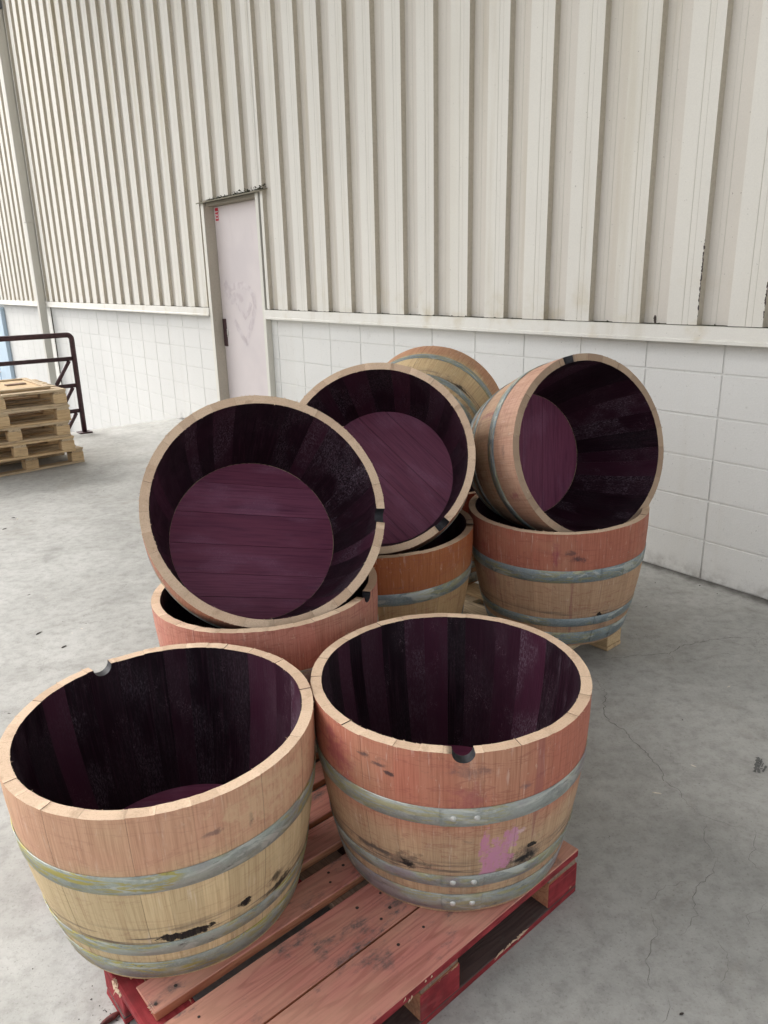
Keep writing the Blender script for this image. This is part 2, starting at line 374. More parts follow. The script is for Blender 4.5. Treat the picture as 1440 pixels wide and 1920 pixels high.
def hoop_mat(name, base=(0.30, 0.325, 0.32), yellow=.5, purple=.3, seed=0.0):
    k = NT(name); uv = k.uv(); X, Z, _ = k.xyz(uv); r = k.rnd()
    o = k.n('ShaderNodeCombineXYZ', {}, X=X, Y=Z, Z=k.math('ADD', k.math('MULTIPLY', r, 12.0), seed)).outputs[0]
    n1 = k.noise(k.scale(o, (7, 18, 1)), 1.0, 5, .65, 1.0)
    n2 = k.noise(k.scale(o, (12, 75, 1)), 1.0, 5, .6, 1.6)
    n3 = k.noise(k.scale(o, (4, 10, 1), (3, 0, 0)), 1.0, 4, .6)
    sp = k.noise(o, 170, 3, .6)
    c = k.mix(k.mapr(n1, .35, .65), base, tuple(x * .66 for x in base))
    c = k.mix(k.mapr(sp, .45, .65, 0, .25), c, (0.46, 0.48, 0.47))
    c = k.mix(k.mapr(k.noise(k.scale(o, (9, 26, 1), (5, 5, 0)), 1.0, 4, .6, 1.2), .54, .62, 0, .55), c, (0.56, 0.57, 0.52))
    c = k.mix(k.math('MULTIPLY', k.mapr(n2, .47, .56), k.mapr(n3, .40, .52, 0, yellow)), c, (0.37, 0.315, 0.06))
    c = k.mix(k.mapr(k.noise(k.scale(o, (5, 9, 1), (7, 7, 0)), 1.0, 4), .50, .62, 0, purple), c, (0.235, 0.155, 0.20))
    c = k.mix(k.mapr(k.noise(k.scale(o, (22, 60, 1), (1, 4, 0)), 1.0, 5, .7), .62, .72, 0, .75), c, (0.075, 0.065, 0.06))
    k.bump(n1, .2, .0006)
    return k.fin(c, k.mapr(n1, .3, .7, .40, .60), .5, .22)

# ------------------------------------------------------------------ mesh helpers
def mk(name, verts, faces, mats, fm=None, uvs=None, smooth=None, parent=None, kind=None):
    me = bpy.data.meshes.new(name)
    me.from_pydata([tuple(v) for v in verts], [], faces)
    for m in mats: me.materials.append(m)
    if fm: me.polygons.foreach_set('material_index', fm)
    if smooth is not None: me.polygons.foreach_set('use_smooth', smooth)
    if uvs:
        ul = me.uv_layers.new(name='UVMap')
        fl = [0.0] * (len(me.loops) * 2)
        for i, l in enumerate(me.loops):
            fl[2 * i], fl[2 * i + 1] = uvs[l.vertex_index]
        ul.data.foreach_set('uv', fl)
    me.update()
    return add(name, me, parent, kind)

def add(name, me, parent=None, kind=None, loc=None, rot=None):
    o = bpy.data.objects.new(name, me); COL.objects.link(o)
    if parent is not None: o.parent = parent
    if kind: o['kind'] = kind
    if loc is not None: o.location = loc
    if rot is not None: o.rotation_euler = rot
    return o

def empty(name, label, cat, group=None, mat=None):
    o = bpy.data.objects.new(name, None); COL.objects.link(o); o.empty_display_size = .1
    o['label'] = label; o['category'] = cat
    if group: o['group'] = group
    if mat is not None: o.matrix_world = mat
    return o

_box = {}
def box_mesh(l, w, h, bev=.002, mats=('raw_pallet',), fmfun=None, key=None, seed=None):
    kk = (round(l, 4), round(w, 4), round(h, 4), bev, mats, key, seed)
    if kk in _box: return _box[kk]
    bm = bmesh.new()
    bmesh.ops.create_cube(bm, size=1.0)
    for v in bm.verts: v.co = Vector((v.co.x * l, v.co.y * w, v.co.z * h))
    if seed is not None:
        rr = random.Random(seed)
        for v in bm.verts:
            v.co += Vector((rr.uniform(-1, 1) * .004, rr.uniform(-1, 1) * .0015, rr.uniform(-1, 1) * .001))
    if bev: bmesh.ops.bevel(bm, geom=bm.edges[:], offset=bev, segments=1, affect='EDGES', profile=.5)
    bm.normal_update()
    me = bpy.data.meshes.new('board'); 
    for m in mats: me.materials.append(M[m])
    if fmfun:
        for f in bm.faces: f.material_index = fmfun(f.normal, f.calc_center_median())
    bm.to_mesh(me); bm.free()
    _box[kk] = me
    return me

def multi_box(name, boxes, mats, parent=None, kind=None, bev=0.0):
    """several boxes (x0,x1,y0,y1,z0,z1) as one part"""
    bm = bmesh.new()
    for (x0, x1, y0, y1, z0, z1) in boxes:
        r = bmesh.ops.create_cube(bm, size=1.0)
        for v in r['verts']:
            v.co = Vector(((x0 + x1) / 2 + v.co.x * (x1 - x0), (y0 + y1) / 2 + v.co.y * (y1 - y0), (z0 + z1) / 2 + v.co.z * (z1 - z0)))
    if bev: bmesh.ops.bevel(bm, geom=bm.edges[:], offset=bev, segments=1, affect='EDGES', profile=.5)
    me = bpy.data.meshes.new(name)
    for m in mats: me.materials.append(m)
    bm.to_mesh(me); bm.free()
    return add(name, me, parent, kind)

def tube(name, pts, r, mat, parent=None, seg=12, caps=True):
    verts, faces = [], []
    P = [Vector(p) for p in pts]
    prev = None
    for i, p in enumerate(P):
        t = (P[min(i + 1, len(P) - 1)] - P[max(i - 1, 0)]).normalized()
        a = Vector((0, 0, 1)) if abs(t.z) < .9 else Vector((1, 0, 0))
        if prev is None: s = t.cross(a).normalized()
        else: s = (prev - t * prev.dot(t)).normalized()
        prev = s; q = t.cross(s)
        for j in range(seg):
            an = 2 * PI * j / seg
            verts.append(p + (s * math.cos(an) + q * math.sin(an)) * r)
    for i in range(len(P) - 1):
        for j in range(seg):
            j2 = (j + 1) % seg
            faces.append((i * seg + j, i * seg + j2, (i + 1) * seg + j2, (i + 1) * seg + j))
    sm = [True] * len(faces)
    if caps:
        faces.append(tuple(range(seg))[::-1]); faces.append(tuple((len(P) - 1) * seg + j for j in range(seg))); sm += [False, False]
    return mk(name, verts, faces, [mat], smooth=sm, parent=parent)

# ------------------------------------------------------------------ ground and floor
def slab(name, corners_un, z0, z1, mat, kind='structure'):
    top = [W(u, y, z1) for u, y in corners_un]; bot = [W(u, y, z0) for u, y in corners_un]
    v = top + bot; n = len(top)
    f = [tuple(range(n)), tuple(range(2 * n - 1, n - 1, -1))] + [(i, n + i, n + (i + 1) % n, (i + 1) % n) for i in range(n)]
    o = mk(name, v, f, [mat]); o['kind'] = kind
    me = o.data; bm = bmesh.new(); bm.from_mesh(me); bmesh.ops.recalc_face_normals(bm, faces=bm.faces[:]); bm.to_mesh(me); bm.free()
    return o
DOCK_U = 8.22
floor = slab('floor', [(-30, -.18), (DOCK_U, -.18), (DOCK_U, 30), (-30, 30)], -1.3, 0.0, M['concrete'])
ground = mk('ground', [(-900, -900, -1.25), (900, -900, -1.25), (900, 900, -1.25), (-900, 900, -1.25)], [(0, 1, 2, 3)], [M['yard']])
ground['kind'] = 'structure'

CR = [[[0.8, 2.696], [0.929, 2.717], [1.026, 2.732], [1.137, 2.739], [1.22, 2.806], [1.342, 2.846], [1.459, 2.868], [1.604, 2.867]], [[0.787, 2.575], [0.801, 2.454], [0.762, 2.343], [0.758, 2.271], [0.8, 2.208], [0.8, 2.156], [0.823, 2.099], [0.828, 2.051], [0.841, 1.986], [0.835, 1.948], [0.856, 1.9], [0.862, 1.848], [0.869, 1.803]], [[0.88, 1.755], [0.854, 1.71], [0.847, 1.643]], [[0.859, 1.624], [0.81, 1.555], [0.766, 1.535], [0.739, 1.483], [0.727, 1.436], [0.682, 1.393], [0.66, 1.383]], [[0.622, 1.47], [0.621, 1.432], [0.617, 1.395], [0.585, 1.354], [0.568, 1.313], [0.556, 1.269], [0.554, 1.232]], [[1.002, 1.725], [0.969, 1.649], [0.936, 1.622], [0.942, 1.586], [0.963, 1.567]], [[0.915, 1.47], [0.878, 1.451], [0.848, 1.433], [0.839, 1.389]], [[0.579, 1.225], [0.574, 1.196], [0.553, 1.168]], [[0.73, 1.378], [0.753, 1.349], [0.744, 1.296], [0.702, 1.246]], [[1.137, 2.739], [1.14, 2.679]], [[0.869, 1.803], [0.917, 1.759], [0.995, 1.726]], [[0.619, 1.471], [0.676, 1.525], [0.733, 1.54], [0.766, 1.535]]]
CW = [1.0, 1.0, .7, .8, .8, .9, .6, .7, .6, .6, .5, .5]
def ribbon(pts, w, rr, jit=.006, step=.012, taper=True):
    P = []
    for a, b in zip(pts[:-1], pts[1:]):
        a = Vector((*a, 0)); b = Vector((*b, 0)); n = max(1, int((b - a).length / step))
        for i in range(n): P.append(a.lerp(b, i / n))
    P.append(Vector((*pts[-1], 0)))
    Q = [p + Vector((rr.uniform(-1, 1), rr.uniform(-1, 1), 0)) * jit for p in P]
    V, Fc = [], []
    for i, p in enumerate(Q):
        t = (Q[min(i + 1, len(Q) - 1)] - Q[max(0, i - 1)]).normalized(); s = Vector((-t.y, t.x, 0))
        ww = w * rr.uniform(.35, 1.2) * (min(1, 4 * min(i, len(Q) - 1 - i) / len(Q) + .15) if taper else 1)
        V += [p + s * ww + Vector((0, 0, .0016)), p - s * ww + Vector((0, 0, .0016))]
        if i: Fc.append((2 * i - 2, 2 * i - 1, 2 * i + 1, 2 * i))
    return V, Fc
rr = random.Random(3)
for pts, w in zip(CR, CW):
    V, Fc = ribbon(pts, .0010 * w * min(1.0, max(.5, (pts[0][1] - .6) / 1.6)), rr)
    mk('crack', V, Fc, [M['crack']], parent=floor)
SC = [[[1.165, 2.048], [1.165, 2.04], [1.151, 2.017], [1.134, 1.991], [1.121, 1.975]], [[1.175, 2.039], [1.165, 2.024], [1.149, 2.002], [1.132, 1.969]], [[1.17, 2.018], [1.155, 1.998]], [[1.172, 2.003], [1.16, 1.989], [1.147, 1.974]], [[1.146, 1.989], [1.156, 1.989]]]
V, Fc = [], []
for pts, w in zip(SC, (.007, .004, .002, .0035, .0022)):
    a, b = ribbon(pts, w, rr, .0008, .006, False)
    Fc += [tuple(i + len(V) for i in f) for f in b]; V += [v + Vector((0, 0, .0003 * len(V) / 10)) * .1 for v in a]
mk('dark_scuff_mark', V, Fc, [M['scuff']], parent=floor)

# ------------------------------------------------------------------ warehouse wall
MW = Matrix(((D3.x, -N3.x, 0, N3.x * WD), (D3.y, -N3.y, 0, N3.y * WD), (0, 0, 1, 0), (0, 0, 0, 1)))
wh = empty('warehouse', 'cream warehouse wall of ribbed metal siding above painted block, with a grey door', 'building', mat=MW)
ZT = 1.158; ZTT = 1.236       # flashing bottom and top
U_R, U_L = 6.003, 7.105       # outer edges of the door frame
BL, BH, BD = .4064, .2032, .19
U0_ = 1.8322                  # a block joint
def block_run(ulo, uhi, zlo, name, limit_u=1e9):
    wallp = multi_box(name, [(ulo, uhi, -.19, -.0034, zlo, ZT + .04)], [M['mortar']], wh)
    k0 = math.floor((ulo - U0_) / BL) ; k1 = math.ceil((uhi - U0_) / BL)
    far = []
    for kx in range(k0, k1):
        a, b = max(ulo, U0_ + kx * BL), min(uhi, U0_ + (kx + 1) * BL)
        if b - a < .03: continue
        j0 = math.floor(zlo / BH)
        for j in range(j0, 6):
            if j < 0 and b < DOCK_U + .02: continue
            z0 = j * BH + (.0005 if j >= 0 else 0); z1 = min((j + 1) * BH, ZT + .03)
            if z1 - z0 < .03: continue
            if a > limit_u:
                far.append((a + .0045, b - .0045, -.1, .0, z0 + .0045, z1 - .0045)); continue
            l, h = b - a - .009, z1 - z0 - .009
            me = box_mesh(l, .10, h, .0012, ('block',))
            add('concrete_block', me, wallp, loc=((a + b) / 2, -.05 + random.uniform(-.0004, .0008), (z0 + z1) / 2))
    if far:
        f = multi_box('distant_blocks', far, [M['block']], wallp, 'stuff')
    return wallp
block_run(-1.2, U_R + .0, 0.0, 'block_wall')
block_run(U_L, 20.0, -1.25, 'block_wall', 13.2)

# ribbed sheets: one sheet is three ribs wide
RB, PER = 3.167, .3048
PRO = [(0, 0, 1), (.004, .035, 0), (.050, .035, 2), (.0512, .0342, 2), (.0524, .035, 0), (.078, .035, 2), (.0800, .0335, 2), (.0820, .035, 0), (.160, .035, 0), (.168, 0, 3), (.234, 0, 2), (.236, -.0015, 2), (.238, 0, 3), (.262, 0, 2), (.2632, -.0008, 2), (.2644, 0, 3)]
Y0 = .022
def siding(u0, u1, z0, z1, name='metal_siding'):
    par = multi_box(name, [(u0, u1, -.05, .0, z0, z1)], [M['mortar']], wh)     # girt and backing behind the sheets
    k = math.floor((u0 - RB) / (3 * PER)); nsh = 0
    while RB + k * 3 * PER < u1 - .01:
        a = max(u0, RB + k * 3 * PER - .02); b = min(u1, RB + (k + 1) * 3 * PER - .02 + .0)
        pts = []
        for m in range(-1, 4):
            for (du, dy, tag) in PRO:
                uu = RB + (k * 3 + m) * PER + du
                pts.append((uu, dy, tag))
        def ev(u):
            for (p, q) in zip(pts[:-1], pts[1:]):
                if p[0] <= u <= q[0]:
                    t = (u - p[0]) / (q[0] - p[0] + 1e-9); return (u, p[1] + (q[1] - p[1]) * t, p[2])
            return (u, 0, 0)
        seq = [ev(a)] + [p for p in pts if a + 1e-4 < p[0] < b - 1e-4] + [ev(b)]
        zs = [z0, z1]
        wob = random.uniform(-.0012, .0012)
        V, Fc, fm = [], [], []
        for (uu, dy, tag) in seq:
            for z in zs: V.append((uu, Y0 + dy + wob, z))
        for i in range(len(seq) - 1):
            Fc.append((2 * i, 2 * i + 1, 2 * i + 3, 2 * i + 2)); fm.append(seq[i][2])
        n0 = len(V)                                  # sheet thickness: a lip at the lower edge and at the lap
        for (uu, dy, tag) in seq: V.append((uu, Y0 + dy + wob - .006, z0))
        for i in range(len(seq) - 1):
            Fc.append((2 * i, 2 * i + 2, n0 + i + 1, n0 + i)); fm.append(2)
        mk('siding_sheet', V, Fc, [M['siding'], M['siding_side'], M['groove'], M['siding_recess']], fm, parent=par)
        k += 1; nsh += 1
    return par
ZTOP = 6.6
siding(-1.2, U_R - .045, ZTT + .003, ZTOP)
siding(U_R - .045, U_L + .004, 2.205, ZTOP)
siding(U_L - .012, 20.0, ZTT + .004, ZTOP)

# flashing (a boxed channel with a small drip lip)
def flashing(u0, u1):
    prof = [(0, ZTT - .012), (.052, ZTT), (.066, ZTT - .003), (.068, ZT + .018), (.073, ZT + .014), (.073, ZT), (.062, ZT), (0.0, ZT + .006)]
    n = len(prof); V = [(u0, y, z) for y, z in prof] + [(u1, y, z) for y, z in prof]
    Fc = [(i, i + 1, n + i + 1, n + i) for i in range(n - 1)] + [tuple(range(n)), tuple(range(2 * n - 1, n - 1, -1))]
    o = mk('base_flashing', V, Fc, [M['flash']], parent=wh)
    bm = bmesh.new(); bm.from_mesh(o.data); bmesh.ops.recalc_face_normals(bm, faces=bm.faces[:]); bm.to_mesh(o.data); bm.free()
flashing(-1.2, U_R - .004); flashing(U_L + .003, 12.98); flashing(13.13, 20.0)
multi_box('joint_shade_line', [(-1.2, U_R - .05, .0, .0535, ZTT - .002, ZTT + .0022), (U_L + .006, 12.97, .0, .0535, ZTT - .002, ZTT + .0022)], [M['moss_shade']], wh)  # dark strips standing in for shade at the foot of the sheets
# ragged dirt and paint chips along the joint of siding and flashing
V, Fc = [], []
rr = random.Random(11)
u = 1.2
while u < 7.9:
    if U_R - .05 < u < U_L: u = U_L + .01; continue
    n = len(V); l = rr.uniform(.006, .05); hgt = rr.choice([.0015, .002, .003, .005]) * rr.uniform(.6, 1.4)
    y = .0575 if True else 0
    zz = ZTT + .0035
    pts = [(u, y, zz - .001), (u + l * .3, y, zz + hgt * .3), (u + l * .6, y, zz + hgt), (u + l, y, zz + hgt * .2), (u + l * .8, y, zz - .001)]
    V += pts; V += [(a, b - .004, c) for a, b, c in pts]
    Fc += [tuple(n + i for i in (4, 3, 2, 1, 0))] + [(n + i, n + (i + 1) % 5, n + 5 + (i + 1) % 5, n + 5 + i) for i in range(5)]
    u += l + rr.uniform(.0, .05)
mk('flashing_grime', V, Fc, [M['moss_shade']], parent=wh, kind='stuff')

# peeled strip on a rib edge near the right
def chips(name, uc, zlo, zhi, y, count, seed, w=.004):
    rr = random.Random(seed); V, Fc = [], []
    for i in range(count):
        z = rr.triangular(zlo, zhi, (zlo + zhi) / 2); n = len(V); s = rr.uniform(.3, 1.3) * w; hh = s * rr.uniform(1, 3.5); uu = uc + rr.uniform(-.0015, .0015)
        k = 7
        ring = []
        for j in range(k):
            a = 2 * PI * j / k; q = rr.uniform(.6, 1.2)
            ring.append((uu + s * q * math.cos(a), y + rr.uniform(0, .0004), z + hh * q * math.sin(a)))
        V += ring; Fc.append(tuple(n + j for j in range(k))[::-1])
    return mk(name, V, Fc, [M['nail']], parent=wh, kind='stuff')
ribR = lambda k: RB + k * PER + .006
chips('peeled_paint', ribR(-4) - .002, 1.26, 1.62, Y0 + .0363, 55, 4, .0035)
chips('peeled_paint', ribR(-5) - .002, 1.26, 1.45, Y0 + .0363, 25, 6, .003)
chips('peeled_paint', RB - 3 * PER - .06, 1.245, 1.275, Y0 + .001, 10, 8, .006)

# ---- door set into the wall
YD = -.050                                    # door face, behind the block face
DU0, DU1, DZ = 6.054, 7.050, 2.150
door = multi_box('door', [(DU0 + .003, DU1 - .003, YD - .045, YD, .012, DZ)], [M['door']], wh, bev=.002)
door['label'] = 'lilac grey painted steel door with a faded heart smear'
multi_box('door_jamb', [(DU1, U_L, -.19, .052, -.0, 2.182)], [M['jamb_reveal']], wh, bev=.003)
multi_box('door_jamb', [(U_R, DU0, -.19, .052, -.0, 2.182)], [M['jamb']], wh, bev=.003)
multi_box('jamb_face', [(DU1 - .002, U_L + .001, .0525, .056, .0, 2.18)], [M['jamb']], wh, bev=.001)
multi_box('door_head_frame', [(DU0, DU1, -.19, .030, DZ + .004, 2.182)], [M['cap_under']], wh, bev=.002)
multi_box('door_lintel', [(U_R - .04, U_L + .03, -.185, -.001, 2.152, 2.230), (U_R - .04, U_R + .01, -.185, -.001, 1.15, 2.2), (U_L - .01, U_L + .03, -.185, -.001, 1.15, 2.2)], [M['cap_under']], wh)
multi_box('gap_shadow_strip', [(U_R - .042, U_R - .003, -.02, .012, ZTT, 2.2)], [M['moss_shade']], wh)  # dark strip painting in the shadow of the gap beside the jamb
multi_box('threshold', [(DU0, DU1, -.12, .02, .001, .011)], [M['grey_metal']], wh, bev=.002)
capv = [(5.88, 0, 2.212), (7.125, 0, 2.212), (7.125, .092, 2.186), (5.88, .092, 2.186)]
capo = mk('drip_cap', capv + [(a, b, c - .010) for a, b, c in capv] + [], [(3, 2, 1, 0), (4, 5, 6, 7), (0, 1, 5, 4), (1, 2, 6, 5), (2, 3, 7, 6), (3, 0, 4, 7)], [M['cap']], parent=wh)
V, Fc = [], []
rr = random.Random(5)
def clump(V, Fc, c, r, rr, k=6, squash=.7):
    n = len(V)
    V.append((c[0], c[1], c[2] + r * squash)); V.append((c[0], c[1], c[2] - r * squash))
    for j in range(k):
        a = 2 * PI * j / k; q = r * rr.uniform(.5, 1.25)
        V.append((c[0] + q * math.cos(a), c[1] + q * math.sin(a), c[2] + r * rr.uniform(-.3, .3)))
    for j in range(k):
        j2 = (j + 1) % k
        Fc.append((n, n + 2 + j, n + 2 + j2)); Fc.append((n + 1, n + 2 + j2, n + 2 + j))
for i in range(170):
    t = rr.random() ** .6
    uu = 7.08 - t * 1.2 if rr.random() < .75 else 5.90 + abs(rr.gauss(0, .05))
    y = rr.uniform(.02, .085)
    clump(V, Fc, (uu, y, 2.212 - .28 * y + .003 + (rr.random() ** 3) * .03 * (1 if uu < 6.5 else .5)), rr.uniform(.003, .011), rr)
mk('moss_debris', V, Fc, [M['moss_shade']], parent=capo, kind='stuff')
# latch guard, keyhole ring, number sticker, heart smear
multi_box('latch_guard', [(6.975, 7.044, YD - .001, YD + .010, .865, 1.128)], [M['maroon']], door, bev=.003)
tube('lock_ring', [(6.972 + .026 * math.cos(a), YD + .004, .994 + .034 * math.sin(a)) for a in [2 * PI * i / 20 for i in range(21)]], .0035, M['steel'], door, 6, False)
multi_box('lock_rose', [(6.955, 6.989, YD - .001, YD + .004, .972, 1.016)], [M['jamb']], door, bev=.002)
multi_box('number_sticker', [(6.950, 7.026, YD + .0008, YD + .0018, 2.018, 2.150 - .004)], [M['white_ink']], door)
def text_mesh(txt, size, offset):
    c = bpy.data.curves.new('t', 'FONT'); c.body = txt; c.size = size; c.align_x = 'CENTER'; c.align_y = 'CENTER'; c.offset = offset; c.extrude = .0004; c.resolution_u = 3
    o = bpy.data.objects.new('t', c); COL.objects.link(o)
    dg = bpy.context.evaluated_depsgraph_get()
    me = bpy.data.meshes.new_from_object(o.evaluated_get(dg)); bpy.data.objects.remove(o); bpy.data.curves.remove(c)
    return me
multi_box('red_ground', [(6.957, 7.019, YD + .0019, YD + .0024, 2.086, 2.138), (6.957, 7.019, YD + .0019, YD + .0024, 2.026, 2.080)], [M['red_ink']], door)
for (off, m_, y, nm) in ((.005, 'red_ink', YD + .0026, 'red_outline'), (.0008, 'white_ink', YD + .0040, 'number_ten')):
    me = text_mesh('10', .088, off)
    me.materials.clear(); me.materials.append(M[m_])
    # text plane: viewed from +y; reading direction runs downwards
    Rm = Matrix(((0, -1, 0), (0, 0, 1), (-1, 0, 0))).to_4x4()
    me.transform(Rm)
    add(nm, me, door, loc=(6.988, y, 2.083))
def wall_ribbon(name, pts, w, y, mat, parent, seed=0):
    rr = random.Random(seed); V, Fc = [], []
    P = []
    for a, b in zip(pts[:-1], pts[1:]):
        for i in range(5): P.append((a[0] + (b[0] - a[0]) * i / 5, a[1] + (b[1] - a[1]) * i / 5))
    P.append(pts[-1])
    for i, p in enumerate(P):
        q0, q1 = P[max(0, i - 1)], P[min(len(P) - 1, i + 1)]
        t = Vector((q1[0] - q0[0], q1[1] - q0[1])).normalized(); s = Vector((-t.y, t.x)); ww = w * rr.uniform(.7, 1.1)
        V += [(p[0] + s.x * ww, y, p[1] + s.y * ww), (p[0] - s.x * ww, y, p[1] - s.y * ww)]
        if i: Fc.append((2 * i - 2, 2 * i - 1, 2 * i + 1, 2 * i))
    return mk(name, V, Fc, [mat], parent=parent)
heart = [(6.949, 1.362), (6.846, 1.413), (6.704, 1.437), (6.571, 1.437), (6.446, 1.407), (6.382, 1.343), (6.371, 1.246), (6.423, 1.146), (6.507, 1.023), (6.592, 0.906), (6.659, 0.976), (6.726, 1.045), (6.795, 1.116)]
wall_ribbon('heart_smear', heart, .034, YD + .0012, M['smear'], door, 2)
wall_ribbon('heart_smear', [(6.94, 1.47), (6.90, 1.42), (6.86, 1.33), (6.80, 1.30), (6.74, 1.34), (6.66, 1.32), (6.58, 1.34)], .045, YD + .0016, M['smear'], door, 9)
wall_ribbon('heart_smear', [(6.73, 1.291), (6.653, 1.211), (6.574, 1.152), (6.489, 1.204), (6.444, 1.284)], .026, YD + .0012, M['smear'], door, 3)

# ---- downspout and far door
ds = multi_box('downspout', [(12.99, 13.10, .068, .172, -1.25, 2.40)], [M['pipe']], wh, bev=.004)
multi_box('downspout_upper', [(12.985, 13.105, .064, .180, 2.40, 5.22)], [M['pipe']], ds, bev=.004)
multi_box('downspout_bracket', [(12.97, 13.12, .058, .066, 2.36, 2.44)], [M['pipe']], ds)
multi_box('rain_hopper', [(12.96, 13.13, .06, .20, 5.225, 5.80)], [M['grey_metal']], ds, bev=.006)
multi_box('downspout_shadow_strip', [(12.980, 12.9885, .0, .012, -1.25, 1.15)], [M['moss_shade']], ds)  # thin dark strip painted as the downspout's shadow line, no fixing
fd = multi_box('far_door', [(16.35, 17.25, .022, .06, -1.25, 1.02)], [M['blue_door']], wh, bev=.003)
fd['label'] = 'pale blue door at the far end of the wall'
multi_box('far_door_frame', [(16.25, 16.35, .004, .075, -1.25, 1.10), (17.25, 17.35, .004, .075, -1.25, 1.10), (16.35, 17.25, .004, .075, 1.02, 1.10)], [M['blue_door']], fd, bev=.003)
tube('door_lever', [(17.15, .09, -.17), (17.05, .11, -.17), (16.99, .11, -.18)], .012, M['steel'], fd, 8)

# ---- unseen canopy roof, assumed; extent shaped to shade wall and floor
cn = multi_box('assumed_canopy_deck', [(-12, 12.5, .08, 5.0, 6.62, 6.72)], [M['canopy']])
cn.matrix_world = MW
cn.name = 'assumed_canopy_roof'; cn['label'] = 'assumed flat grey canopy roof, unseen above the picture, sized to shade the loading dock'; cn['category'] = 'roof'
CAN = cn

# ------------------------------------------------------------------ half barrels
def rotz_to(A):
    A = A.normalized(); z = Vector((0, 0, 1))
    return z.rotation_difference(A).to_matrix()

